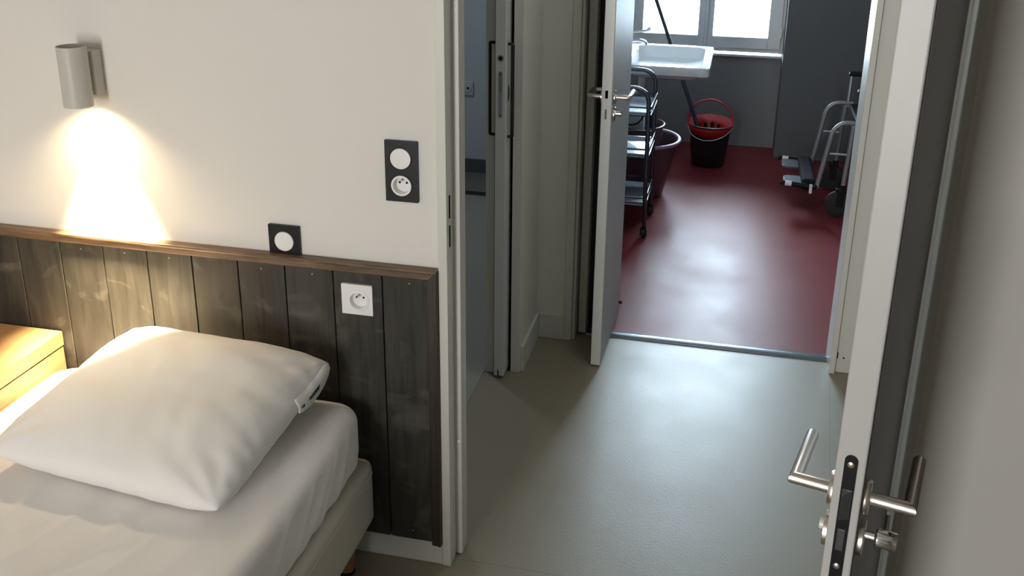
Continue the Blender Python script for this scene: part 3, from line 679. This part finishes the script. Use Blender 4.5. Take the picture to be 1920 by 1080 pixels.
# ------------------------------------------------------------------ bed base and mattress
def soft_box(x0, x1, y0, y1, z0, z1, r, nx, ny, nz, disp=None, rc=None):
    """box surface grid with rounded edges (spherical clamp) and an optional displacement"""
    bm = NB(); vm = {}
    rc = rc or r
    def vert(i, j, k):
        key = (i, j, k)
        if key in vm: return vm[key]
        p = Vector((x0+(x1-x0)*i/nx, y0+(y1-y0)*j/ny, z0+(z1-z0)*k/nz))
        # vertical corners first, in plan
        cx = min(max(p.x, x0+rc), x1-rc); cy = min(max(p.y, y0+rc), y1-rc)
        d = Vector((p.x-cx, p.y-cy, 0))
        if abs(d.x) > 1e-9 and abs(d.y) > 1e-9:
            L_ = max(abs(d.x), abs(d.y)); d = d.normalized()*L_; p.x, p.y = cx+d.x, cy+d.y
        # then top / bottom edges
        side = max(abs(p.x-cx), abs(p.y-cy)); dd = Vector((p.x-cx, p.y-cy)); ln = dd.length
        if ln > rc - r or True:
            e = ln - (rc - r)
            zc = min(max(p.z, z0+r), z1-r); ez = p.z - zc
            if e > 1e-9 and abs(ez) > 1e-9:
                L_ = max(e, abs(ez)); q = Vector((e, ez)).normalized()*L_
                ln2 = (rc - r) + q.x; sc = ln2/ln
                p.x, p.y, p.z = cx+dd.x*sc, cy+dd.y*sc, zc+q.y
        if disp: p = disp(p)
        vm[key] = bm.verts.new(p); return vm[key]
    for i in range(nx):
        for j in range(ny):
            bm.faces.new((vert(i, j, nz), vert(i+1, j, nz), vert(i+1, j+1, nz), vert(i, j+1, nz)))
            bm.faces.new((vert(i, j, 0), vert(i, j+1, 0), vert(i+1, j+1, 0), vert(i+1, j, 0)))
    for i in range(nx):
        for k in range(nz):
            bm.faces.new((vert(i, 0, k), vert(i+1, 0, k), vert(i+1, 0, k+1), vert(i, 0, k+1)))
            bm.faces.new((vert(i, ny, k), vert(i, ny, k+1), vert(i+1, ny, k+1), vert(i+1, ny, k)))
    for j in range(ny):
        for k in range(nz):
            bm.faces.new((vert(0, j, k), vert(0, j, k+1), vert(0, j+1, k+1), vert(0, j+1, k)))
            bm.faces.new((vert(nx, j, k), vert(nx, j+1, k), vert(nx, j+1, k+1), vert(nx, j, k+1)))
    return bm

bed = thing('bed_base', 'cream fabric box-spring bed base on wooden legs under the mattress', 'bed base', (-1.2, 1.0, 0))
bm = soft_box(-1.612, -0.779, 0.08, 1.925, 0.128, 0.297, 0.014, 40, 90, 14, rc=0.030)
obj('box_spring', bm, BASEF, bed, smooth=True, autosm=False)
def rrect(x0, x1, y0, y1, z, r, n=6):
    pts = []
    for cx, cy, a in ((x1-r, y1-r, 0), (x0+r, y1-r, PI/2), (x0+r, y0+r, PI), (x1-r, y0+r, 1.5*PI)):
        for k in range(n+1): pts.append((cx+r*math.cos(a+PI/2*k/n), cy+r*math.sin(a+PI/2*k/n), z))
    return pts
T('piping', rrect(-1.6115, -0.7795, 0.0805, 1.9245, 0.268, 0.030), 0.0022, BASEF, bed, 8, True)
for x in (-0.838, -1.56):
    for y in (1.856, 0.15):
        bm = NB(); lathe(bm, [(0.0185, 0.010), (0.0265, 0.128)], 24, (x, y, 0), 'z'); lg = obj('leg', bm, LEGW, bed, smooth=True)
        bm = NB(); lathe(bm, [(0.020, 0.0), (0.021, 0.004), (0.0195, 0.0105)], 24, (x, y, 0), 'z'); obj('foot_glide', bm, BLACK, lg, smooth=True)
base(bed, *bed.children)

def seg_ridge(p, a, b, w_, h):
    """soft fold along the segment a-b (2D)"""
    ax, ay = a; bx, by = b; dx, dy = bx-ax, by-ay; L2 = dx*dx+dy*dy
    t = ((p[0]-ax)*dx+(p[1]-ay)*dy)/L2; tc_ = min(max(t, 0), 1)
    d = math.hypot(p[0]-(ax+dx*tc_), p[1]-(ay+dy*tc_))
    ends = min(1, 6*tc_+0.05)*min(1, 3*(1-tc_)+0.05)
    return h*math.exp(-(d/w_)**2)*ends
TOPF = [((-1.05, 1.44), (-1.22, 1.00), 0.016, 0.006), ((-1.16, 1.43), (-1.28, 1.05), 0.012, 0.005), ((-1.30, 1.46), (-1.36, 1.02), 0.014, 0.004),
        ((-0.98, 1.40), (-1.10, 0.95), 0.014, 0.004), ((-1.02, 1.33), (-1.20, 1.10), 0.010, 0.004), ((-1.40, 1.40), (-1.46, 1.0), 0.012, 0.003),
        ((-0.90, 1.36), (-1.00, 1.02), 0.013, 0.003), ((-1.22, 1.36), (-1.33, 1.16), 0.008, 0.003)]
SIDEF = [((1.80, 0.45), (1.70, 0.29), 0.012, 0.006), ((1.74, 0.45), (1.60, 0.29), 0.010, 0.006), ((1.70, 0.44), (1.52, 0.29), 0.014, 0.007), ((1.62, 0.45), (1.45, 0.29), 0.010, 0.005), ((1.50, 0.45), (1.32, 0.29), 0.012, 0.005)]
def mdisp(p):
    q = p.copy()
    nz = noise.noise(Vector((p.x*4, p.y*3, p.z*4)))
    if p.z > 0.44:
        h = sum(seg_ridge((p.x, p.y), a, b, w_, hh) for a, b, w_, hh in TOPF)
        h += 0.0022*noise.noise(Vector((p.x*16+p.y*7, p.y*3.5, 0))) + 0.003*nz
        q.z += h
    if p.x > -0.86:
        t = min(max((0.455-p.z)/0.10, 0), 1)
        h = sum(seg_ridge((p.y, p.z), a, b, w_, hh) for a, b, w_, hh in SIDEF)
        h += 0.0028*noise.noise(Vector((p.y*22+p.z*9, p.z*5, 3.1)))*t
        q.x += h - 0.010*max(0, (0.36-p.z)/0.07)
    if p.y > 1.85: q.y -= 0.006*max(0, (0.36-p.z)/0.07)
    return q
bm = soft_box(-1.615, -0.790, 0.08, 1.905, 0.2975, 0.4655, 0.030, 170, 260, 30, disp=mdisp, rc=0.066)
tag(obj('mattress', bm, SHEET, smooth=True, autosm=False), 'single mattress covered with a white fitted sheet on the bed base', 'mattress')

# ------------------------------------------------------------------ pillow
A_ = Vector((-1.372, 1.882, 0.600)); B_ = Vector((-0.850, 1.880, 0.577)); C_ = Vector((-0.883, 1.388, 0.505)); D_ = Vector((-1.445, 1.430, 0.527))
pil = thing('pillow', 'white rectangular pillow leaning against the headboard under the lamp', 'pillow', (-1.16, 1.66, 0.47))
bm = NB(); n = 84
def pillow_pt(i, j, side):
    u, v = -1+2*i/n, -1+2*j/n              # u: left->right, v: front->back
    # pinch the edges between the corners inward
    pu = u*(1-0.02*(1-v*v)*abs(u)**3); pv = v*(1-0.025*(1-u*u)*abs(v)**3)
    cr = (abs(u)*abs(v))**7; pu *= 1-0.035*cr; pv *= 1-0.035*cr
    su, sv = (pu+1)/2, (pv+1)/2
    p = (D_*(1-su)+C_*su)*(1-sv) + (A_*(1-su)+B_*su)*sv
    f = (max(0, 1-abs(u)**3.2)**0.55)*(max(0, 1-abs(v)**3.2)**0.55)
    up = Vector((0.02, -0.22, 0.97)).normalized()
    # gathers radiating from the corners and seams
    edge = max(abs(u), abs(v))
    wr = 0.0
    for cu, cv in ((-1, -1), (1, -1), (-1, 1), (1, 1)):
        du, dv = u-cu, v-cv; rr_ = math.hypot(du, dv); an = math.atan2(dv, du)
        wr += 0.0026*math.sin(an*11+cu*2+cv)*math.exp(-((rr_-0.42)/0.26)**2)*min(1, 5*f)
    wr += 0.0035*noise.noise(Vector((u*7+v*2, v*1.6, 9.3)))*min(1, 4*f)*max(0, 1-(v+1.1)) + 0.004*noise.noise(Vector((u*1.5+v*6, v*1.2-u*2, 2.7)))*min(1, 4*f)*max(0, u)
    nz = noise.noise(Vector((u*1.7, v*1.7, 4.2)))*0.010*f + noise.noise(Vector((u*5, v*4, 1.2)))*0.0035*f
    top = 0.085*f*(1 + 0.05*v) + wr + nz
    bot = -0.085*f*(1 - 0.1*v)
    s = 0.0035*noise.noise(Vector((u*9, v*9, 7)))*min(1, edge**8)
    if side > 0: q = p + up*(top+s)
    else:
        q = p + up*(bot+s)
        q.z = max(q.z, 0.474) if f > 0.03 else q.z
    return q
gt = [[None]*(n+1) for _ in range(n+1)]; gb = [[None]*(n+1) for _ in range(n+1)]
for i in range(n+1):
    for j in range(n+1):
        gt[i][j] = bm.verts.new(pillow_pt(i, j, 1))
        gb[i][j] = gt[i][j] if (i in (0, n) or j in (0, n)) else bm.verts.new(pillow_pt(i, j, -1))
for i in range(n):
    for j in range(n):
        bm.faces.new((gt[i][j], gt[i+1][j], gt[i+1][j+1], gt[i][j+1]))
        bm.faces.new((gb[i][j], gb[i][j+1], gb[i+1][j+1], gb[i+1][j]))
pm = obj('pillowcase', bm, PILLOWM, pil, smooth=True, autosm=False, sub=1)
hem = []
bm = NB(); nh = 24
for k in range(nh+1):
    v_ = 0.30 + 0.64*k/nh; j_ = (v_+1)/2*n
    p0 = pillow_pt(n-1, j_, 1) + Vector((0.0015, -0.001, 0.001)); p1 = pillow_pt(n, j_, 1)
    wd = 0.026*math.sin(PI*min(1, (k+1.5)/nh*0.93))**0.6 if k < nh else 0.004
    p2 = p1 + Vector((0.004, -0.006, -wd)); hem.append((p0, p1 + Vector((0.003, -0.001, 0)), p2))
rows = [[bm.verts.new(h[q]) for h in hem] for q in range(3)]
for a, b in zip(rows, rows[1:]):
    for k in range(nh): bm.faces.new((a[k], a[k+1], b[k+1], b[k]))
hm = obj('hem', bm, PILLOWM, pil, smooth=True); md = hm.modifiers.new('solid', 'SOLIDIFY'); md.thickness = 0.0012
random.seed(3)
def hem_at(t, q):
    k = t*nh; i0 = min(int(k), nh-1); f_ = k-i0
    a = hem[i0][1].lerp(hem[i0+1][1], f_); b = hem[i0][2].lerp(hem[i0+1][2], f_); return a.lerp(b, q) + Vector((0.0016, -0.0012, 0))
for t0, t1 in ((0.06, 0.16), (0.28, 0.60)):
    t_ = t0; bm = NB()
    while t_ < t1:
        w_ = 0.010 + 0.008*random.random()
        q0, q1 = random.choice(((0.12, 0.50), (0.12, 0.50), (0.12, 0.34)))
        v = [bm.verts.new(hem_at(a_, b_)) for a_, b_ in ((t_, q0), (t_+w_, q0), (t_+w_, q1), (t_, q1))]; bm.faces.new(v); t_ += w_ + 0.004
    tag(obj('hem_print', bm, BLACK, hm), 'small dark printed mark on the hem')
base(pil, *pil.children)

exec_later = []
# ------------------------------------------------------------------ utility room: sink
sk = thing('sink', 'large white ceramic sink on the left wall of the far room, rim shining', 'sink', (-0.46, 5.12, 0.6))
def rrect_pts(x0, x1, y0, y1, r, n=6):
    return [(p[0], p[1]) for p in rrect(x0, x1, y0, y1, 0, r, n)]
def loft(bm, rings, close_bottom=True):
    vr = [[bm.verts.new(p) for p in ring] for ring in rings]
    for a, b in zip(vr, vr[1:]):
        n_ = len(a)
        for k in range(n_): bm.faces.new((a[k], a[(k+1) % n_], b[(k+1) % n_], b[k]))
    if close_bottom: bm.faces.new(vr[-1])
    return vr
sx0, sx1, sy0, sy1 = -0.80, -0.112, 4.80, 5.44
bx0, bx1, by0, by1 = -0.525, -0.152, 4.865, 5.385
def rz(x0, x1, y0, y1, r, z): return [(x, y, z) for x, y in rrect_pts(x0, x1, y0, y1, r)]
bm = NB()
rings = [rz(sx0, sx1-0.12, sy0+0.12, sy1-0.12, 0.03, 0.672), rz(sx0, sx1-0.04, sy0+0.05, sy1-0.05, 0.03, 0.688), rz(sx0, sx1-0.006, sy0+0.006, sy1-0.006, 0.03, 0.693), rz(sx0, sx1, sy0, sy1, 0.03, 0.699),
         rz(sx0, sx1, sy0, sy1, 0.03, 0.738), rz(sx0+0.002, sx1-0.004, sy0+0.004, sy1-0.004, 0.03, 0.743),
         rz(bx0-0.006, bx1+0.006, by0-0.006, by1+0.006, 0.045, 0.743), rz(bx0, bx1, by0, by1, 0.045, 0.738),
         rz(bx0+0.025, bx1-0.02, by0+0.02, by1-0.02, 0.06, 0.665), rz(bx0+0.06, bx1-0.05, by0+0.06, by1-0.06, 0.06, 0.652)]
vr = [[bm.verts.new(p_) for p_ in ring] for ring in rings]
for a, b in zip(vr, vr[1:]):
    for k in range(len(a)): bm.faces.new((a[k], a[(k+1) % len(a)], b[(k+1) % len(a)], b[k]))
bm.faces.new(vr[0][::-1]); bm.faces.new(vr[-1])
obj('basin', bm, CERAM, sk, smooth=True, bevel=0.002)
# tap: body on the deck, spout, long elbow lever
bm = NB(); lathe(bm, [(0.026, 0.743), (0.024, 0.752), (0.019, 0.756), (0.019, 0.80), (0.016, 0.806)], 22, (-0.61, 5.16, 0), 'z'); tp = obj('tap', bm, CHROME, sk, smooth=True)
T('spout', fillet([(-0.61, 5.16, 0.785), (-0.50, 5.13, 0.812), (-0.462, 5.12, 0.806), (-0.458, 5.12, 0.79)], 0.02, 5), 0.0095, CHROME, tp)
T('tap_lever', fillet([(-0.61, 5.16, 0.80), (-0.61, 5.16, 0.845), (-0.49, 5.14, 0.862), (-0.435, 5.13, 0.880)], 0.015, 4), [0.008]*9+[0.007]*4+[0.012], TUBE, tp) if False else \
T('tap_lever', [(-0.61, 5.16, 0.80), (-0.605, 5.16, 0.842), (-0.50, 5.14, 0.856), (-0.46, 5.135, 0.862), (-0.435, 5.13, 0.876)], [0.009, 0.007, 0.006, 0.008, 0.012], TUBE, tp)
bm = NB(); lathe(bm, [(0.022, 0.63), (0.022, 0.66)], 16, (-0.47, 5.12, 0), 'z')
tube(bm, fillet([(-0.47, 5.12, 0.65), (-0.47, 5.12, 0.54), (-0.795, 5.12, 0.52)], 0.05, 6), 0.016, 12); obj('waste_pipe', bm, WPLAS, sk, smooth=True)
base(sk, *sk.children)

# ------------------------------------------------------------------ trolley
tr = thing('service_trolley', 'three-shelf metal service trolley on castors behind the open far door', 'trolley', (-0.53, 4.53, 0))
ty0, ty1, tx0, tx1 = 4.37, 4.70, -0.725, -0.352
def uframe(y, ztop):
    pts = [(tx0, y, 0.05)] + [(tx0, y, ztop), (tx1-0.012, y, ztop)] + [(tx1, y, 0.05)]
    pts = fillet(pts, 0.075, 8)
    return pts
T('end_frame', uframe(ty0, 0.722), 0.0105, TROL, tr, 14); T('end_frame', uframe(ty1, 0.742), 0.0105, TROL, tr, 14)
for z in (0.595, 0.395, 0.158):
    bm = NB()
    zz = z
    x0, x1, y0_, y1_ = tx0+0.012, tx1-0.012, ty0+0.01, ty1-0.01
    box(bm, x0, x1, y0_, y1_, z-0.004, z)
    for (a, b, c, d) in ((x0, x1, y0_-0.001, y0_+0.001), (x0, x1, y1_-0.001, y1_+0.001), (x1-0.001, x1+0.001, y0_, y1_), (x0-0.001, x0+0.001, y0_, y1_)):
        box(bm, a, b, c, d, z-0.004, z+0.014)
    obj('shelf', bm, TRAYM, tr)
    for dz in (0.038, 0.0):
        T('guard_rail', rrect(tx0, tx1, ty0, ty1, z+dz, 0.008, 2), 0.0052, TROL, tr, 10, True)
for x in (tx0, tx1):
    for y in (ty0, ty1):
        cs = obj('castor', (lambda b_: (tube(b_, [(x, y, 0.055), (x, y, 0.042)], 0.012, 12), box(b_, x-0.016, x-0.012, y-0.022, y+0.014, 0.012, 0.044), box(b_, x+0.012, x+0.016, y-0.022, y+0.014, 0.012, 0.044), box(b_, x-0.016, x+0.016, y-0.015, y+0.014, 0.040, 0.046), b_)[-1])(NB()), BLACK, tr)
        bm = NB(); lathe(bm, [(0.012, -0.010), (0.021, -0.009), (0.0225, 0), (0.021, 0.009), (0.012, 0.010)], 24, (x, y-0.008, 0.0225), 'x'); obj('wheel', bm, RUB, cs, smooth=True)
base(tr, *tr.children)

# ------------------------------------------------------------------ basins, bucket, mop
def tub(name, label, cat, c, rx, ry, zt, zb, material, rb=0.72, lip=0.016):
    bm = NB(); t_ = 0.004
    prof = [(0.0, zb), (rb, zb), (rb+0.04, zb+0.008), (0.93, zt-0.03), (0.96, zt-0.012), (1.0, zt-0.004), (1.0, zt+0.002), (0.965, zt+0.004), (0.90, zt-0.010), (0.89, zt-0.03), (rb-0.02, zb+0.012), (0.0, zb+0.010)]
    lathe(bm, prof, 56, (c[0], c[1], 0), 'z', rx, ry)
    o_ = obj(name, bm, material, smooth=True); return tag(o_, label, cat)
tub('washtub', 'large lilac plastic tub on the red floor behind the trolley', 'tub', (-0.415, 5.03), 0.172, 0.200, 0.310, 0.0, LILAC, 0.52)
rm_ = T('rim', [(-0.415+0.170*math.cos(2*PI*k/48), 5.03+0.198*math.sin(2*PI*k/48), 0.308) for k in range(48)], 0.0105, mat('pale_lilac_plastic', (0.34, 0.28, 0.36), 0.35, var=(8, 0.05)), D.objects['washtub'], 10, True); rm_['label'] = 'rolled rim with light painted in'  # rim colour lightened against the tub body to paint in light
tub('plastic_pail', 'taller pink plastic pail standing inside the lilac tub', 'pail', (-0.475, 5.02), 0.150, 0.150, 0.392, 0.013, PINK, 0.7)
o = B('storage_box', (-0.545, -0.437, 4.965, 5.075, 0.026, 0.468), mat('milky_plastic', (0.52, 0.56, 0.58), 0.4, var=(6, 0.03)), bevel=0.008)
tag(o, 'pale grey-white plastic box standing in the pink pail', 'box')
o = T('cable', [(-0.54, 4.945, 0.405), (-0.52, 4.942, 0.399), (-0.49, 4.942, 0.398), (-0.463, 4.944, 0.408), (-0.445, 4.948, 0.428), (-0.437, 4.953, 0.445)], 0.0042, BLACK); tag(o, 'thin black cord looped over the pale plastic box', 'cord')
bm = NB(); lathe(bm, [(0.0, 0.026), (0.022, 0.026), (0.024, 0.032), (0.026, 0.43), (0.023, 0.452), (0.016, 0.462), (0.0, 0.464)], 28, (-0.404, 5.02, 0), 'z'); o = obj('canister', bm, BLACK, smooth=True); tag(o, 'black rounded canister beside the pale plastic box', 'canister')

bc = (-0.103, 5.66)
bk = thing('mop_bucket', 'black mop bucket with a red wringer and red handle on the red floor', 'bucket', (bc[0], bc[1], 0))
bm = NB(); prof = [(0.0, 0.002), (0.088, 0.002), (0.094, 0.008), (0.122, 0.238), (0.131, 0.243), (0.131, 0.250), (0.120, 0.252), (0.113, 0.235), (0.088, 0.012), (0.0, 0.012)]
lathe(bm, prof, 48, (bc[0], bc[1], 0), 'z', 1.0, 0.86); obj('bucket_body', bm, mat('black_bucket_plastic', (0.018, 0.02, 0.024), 0.4, var=(8, 0.1)), bk, smooth=True)
# wringer: red funnel with slots, high at the back and sloping to the front
bm = NB(); N_ = 40; rows = []
for rr_, zz_, fr_ in ((0.1330, 0.240, -0.030), (0.1330, 0.252, 0.0), (0.131, 0.260, 0.0), (0.128, 0.262, 0.0), (0.118, 0.262, 0.0), (0.088, 0.240, 0.0), (0.070, 0.222, 0.0), (0.052, 0.160, 0.0), (0.045, 0.15, 0.0)):
    rows.append([bm.verts.new((bc[0]+rr_*math.cos(2*PI*k/N_), bc[1]+0.86*rr_*math.sin(2*PI*k/N_), zz_ + 0.022*math.sin(2*PI*k/N_) + (fr_*max(0.0, -math.sin(2*PI*k/N_))**2))) for k in range(N_)])
for a_i, (a, b) in enumerate(zip(rows, rows[1:])):
    for k in range(N_):
        if a_i in (6, 7) and k % 4 in (0, 1): continue
        bm.faces.new((a[k], a[(k+1) % N_], b[(k+1) % N_], b[k]))
bm.faces.new(rows[-1][::-1])
wg = obj('wringer', bm, RED, bk, smooth=True); md = wg.modifiers.new('solid', 'SOLIDIFY'); md.thickness = 0.003
hp = [(bc[0]-0.126, bc[1]-0.01, 0.252), (bc[0]-0.124, bc[1]+0.005, 0.31), (bc[0]-0.085, bc[1]+0.02, 0.365), (bc[0], bc[1]+0.03, 0.388), (bc[0]+0.085, bc[1]+0.02, 0.355), (bc[0]+0.122, bc[1]+0.005, 0.30), (bc[0]+0.128, bc[1]-0.01, 0.252)]
def smooth_path(pts, m_=6):
    pts = [Vector(p_) for p_ in pts]; out = []
    for i in range(len(pts)-1):
        p0, p1, p2, p3 = pts[max(i-1, 0)], pts[i], pts[i+1], pts[min(i+2, len(pts)-1)]
        for k in range(m_):
            t = k/m_; out.append(0.5*((2*p1)+(p2-p0)*t+(2*p0-5*p1+4*p2-p3)*t*t+(3*p1-p0-3*p2+p3)*t**3))
    out.append(pts[-1]); return out
tag(T('carry_handle', smooth_path(hp), 0.0062, RED, bk, 10), 'red arched handle')
wp_ = [(bc[0]-0.130, bc[1]-0.03, 0.243), (bc[0]-0.10, bc[1]-0.10, 0.205), (bc[0]-0.04, bc[1]-0.125, 0.182), (bc[0]+0.03, bc[1]-0.125, 0.186), (bc[0]+0.09, bc[1]-0.10, 0.210), (bc[0]+0.130, bc[1]-0.03, 0.240)]
tag(T('wire_handle', smooth_path(wp_), 0.0026, TUBE, bk, 8), 'thin metal bail')
base(bk, *bk.children)
mp_ = thing('mop', 'dark mop handle standing in the bucket and leaning behind the sink', 'mop', (-0.14, 5.62, 0.1))
T('mop_handle', [(-0.158, 5.615, 0.200), (-0.800+0.02, 6.10, 1.62)] , 0.0115, mat('dark_handle', (0.03, 0.032, 0.045), 0.35, 0.3, var=(9, 0.1)), mp_)
bm = NB(); random.seed(4)
for k in range(26):
    a = 2*PI*k/26; r_ = 0.02+0.014*random.random()
    tube(bm, [(-0.155, 5.62, 0.205), (-0.15+r_*math.cos(a), 5.64+r_*math.sin(a), 0.18), (-0.14+1.1*r_*math.cos(a), 5.65+1.1*r_*math.sin(a), 0.165)], 0.004, 5)
obj('mop_head', bm, mat('mop_yarn', (0.12, 0.11, 0.12), 0.9, var=(20, 0.2)), mp_, smooth=True)
base(mp_, *mp_.children)

# ------------------------------------------------------------------ wheelchair
wc = thing('wheelchair', 'grey-framed wheelchair with black footrests at the right of the red-floored room', 'wheelchair', (0.8, 5.12, 0))
def side_frame(y, s):
    T('front_tube', fillet([(0.640, y, 0.492), (0.548, y, 0.492), (0.508, y, 0.452), (0.462, y, 0.150)], 0.035, 6), 0.0115, CHAIRP, wc, 14)
    T('upright_tube', [(0.604, y, 0.475), (0.588, y, 0.165)], 0.0115, CHAIRP, wc, 14)
    T('cross_tube', [(0.505, y, 0.330), (0.596, y, 0.330)], 0.0055, TUBE, wc, 10)
    T('seat_tube', [(0.60, y, 0.478), (1.02, y, 0.465)], 0.011, CHAIRP, wc, 12)
    T('armrest_post', [(0.614, y+0.012*s, 0.47), (0.618, y+0.012*s, 0.640)], 0.008, TUBE, wc, 12)
    T('back_post', fillet([(1.02, y, 0.18), (1.02, y, 0.84), (1.12, y, 0.87)], 0.04, 5), 0.0115, CHAIRP, wc, 12)
    B('armrest_pad', (0.600, 0.93, y-0.022, y+0.022, 0.640, 0.662), BLACK, wc, 0.008)
    # castor
    cx = 0.575
    fk = obj('castor_fork', (lambda b_: (tube(b_, [(0.588, y, 0.172), (0.588, y, 0.145)], 0.014, 12), box(b_, 0.555, 0.605, y-0.019, y+0.019, 0.138, 0.150), box(b_, 0.562, 0.596, y-0.022, y-0.018, 0.06, 0.145), box(b_, 0.562, 0.596, y+0.018, y+0.022, 0.06, 0.145), b_)[-1])(NB()), BLACK, wc, bevel=0.003)
    bm = NB(); lathe(bm, [(0.02, -0.012), (0.058, -0.012), (0.068, -0.008), (0.0705, 0), (0.068, 0.008), (0.058, 0.012), (0.02, 0.012)], 32, (cx, y, 0.0705), 'y'); obj('castor_wheel', bm, RUB, fk, smooth=True)
    # rear wheel: tyre, rim, spokes
    rw = obj('rear_wheel', (lambda b_: (tube(b_, [(0.99+0.262*math.cos(2*PI*k/40), y+0.045*s, 0.274+0.262*math.sin(2*PI*k/40)) for k in range(40)], 0.012, 8, True), b_)[-1])(NB()), RUB, wc, smooth=True)
    bm = NB()
    for k in range(12):
        a = 2*PI*k/12; tube(bm, [(0.99, y+0.045*s, 0.274), (0.99+0.255*math.cos(a), y+0.045*s, 0.274+0.255*math.sin(a))], 0.0016, 5)
    tube(bm, [(0.99, y, 0.274), (0.99, y+0.06*s, 0.274)], 0.018, 12); obj('spokes', bm, TUBE, rw)
side_frame(4.90, -1); side_frame(5.35, 1)
def footrest(y, s):
    T('footrest_tube', fillet([(0.460, y, 0.158), (0.448, y+0.004*s, 0.150), (0.335, y+0.004*s, 0.160)], 0.008, 3), 0.0125, BLACK, wc, 12)
    bm = NB(); tube(bm, [(0.337, y+0.004*s, 0.160), (0.305, y+0.004*s, 0.162)], 0.0135, 14); f = obj('footrest_collar', bm, WPLAS, wc, smooth=True)
    T('footrest_tip', [(0.306, y+0.004*s, 0.162), (0.284, y+0.004*s, 0.164)], 0.0118, BLACK, f, 12)
    B('bracket', (0.425, 0.440, y-0.018, y-0.004, 0.118, 0.165), WPLAS, wc, 0.002)
    bm = NB(); sgn = 1 if s < 0 else -1
    x0, x1 = 0.300, 0.400; ya, yb = (y+0.010, y+0.140) if s < 0 else (y-0.150, y-0.010)
    loft(bm, [[(px_, py_, 0.162) for px_, py_ in rrect_pts(x0, x1, ya, yb, 0.03)], [(px_, py_, 0.150) for px_, py_ in rrect_pts(x0, x1, ya, yb, 0.03)]])
    bm.faces.new([v_ for v_ in bm.verts][:28][::-1])
    tag(obj('footplate', bm, mat('footplate_grey', (0.085, 0.10, 0.12), 0.4, var=(8, 0.05)), wc, bevel=0.002), 'blue-grey footplate')
footrest(4.90, -1); footrest(5.35, 1)
# black heel strap slung between the two footrests
B('heel_strap', (0.386, 0.456, 4.908, 5.348, 0.120, 0.186), mat('black_webbing', (0.01, 0.01, 0.011), 0.85, spec=0.2, var=(40, 0.3)), wc, 0.02, segs=4)
B('seat', (0.62, 1.01, 4.912, 5.338, 0.470, 0.492), BLACK, wc, 0.008)
B('backrest', (1.005, 1.025, 4.915, 5.335, 0.50, 0.84), BLACK, wc, 0.008)
base(wc, *wc.children)

# ------------------------------------------------------------------ layout units -> metres
seen = set()
for o in list(D.objects):
    if o.type in ('LIGHT', 'CAMERA'): continue
    if o.type == 'MESH' and o.data.name not in seen:
        seen.add(o.data.name); o.data.transform(Matrix.Scale(K, 4))
    o.location = o.location * K
    mi = o.matrix_parent_inverse.copy(); mi.translation = mi.translation * K; o.matrix_parent_inverse = mi
    for md in o.modifiers:
        if md.type == 'BEVEL': md.width *= K
        if md.type == 'SOLIDIFY': md.thickness *= K
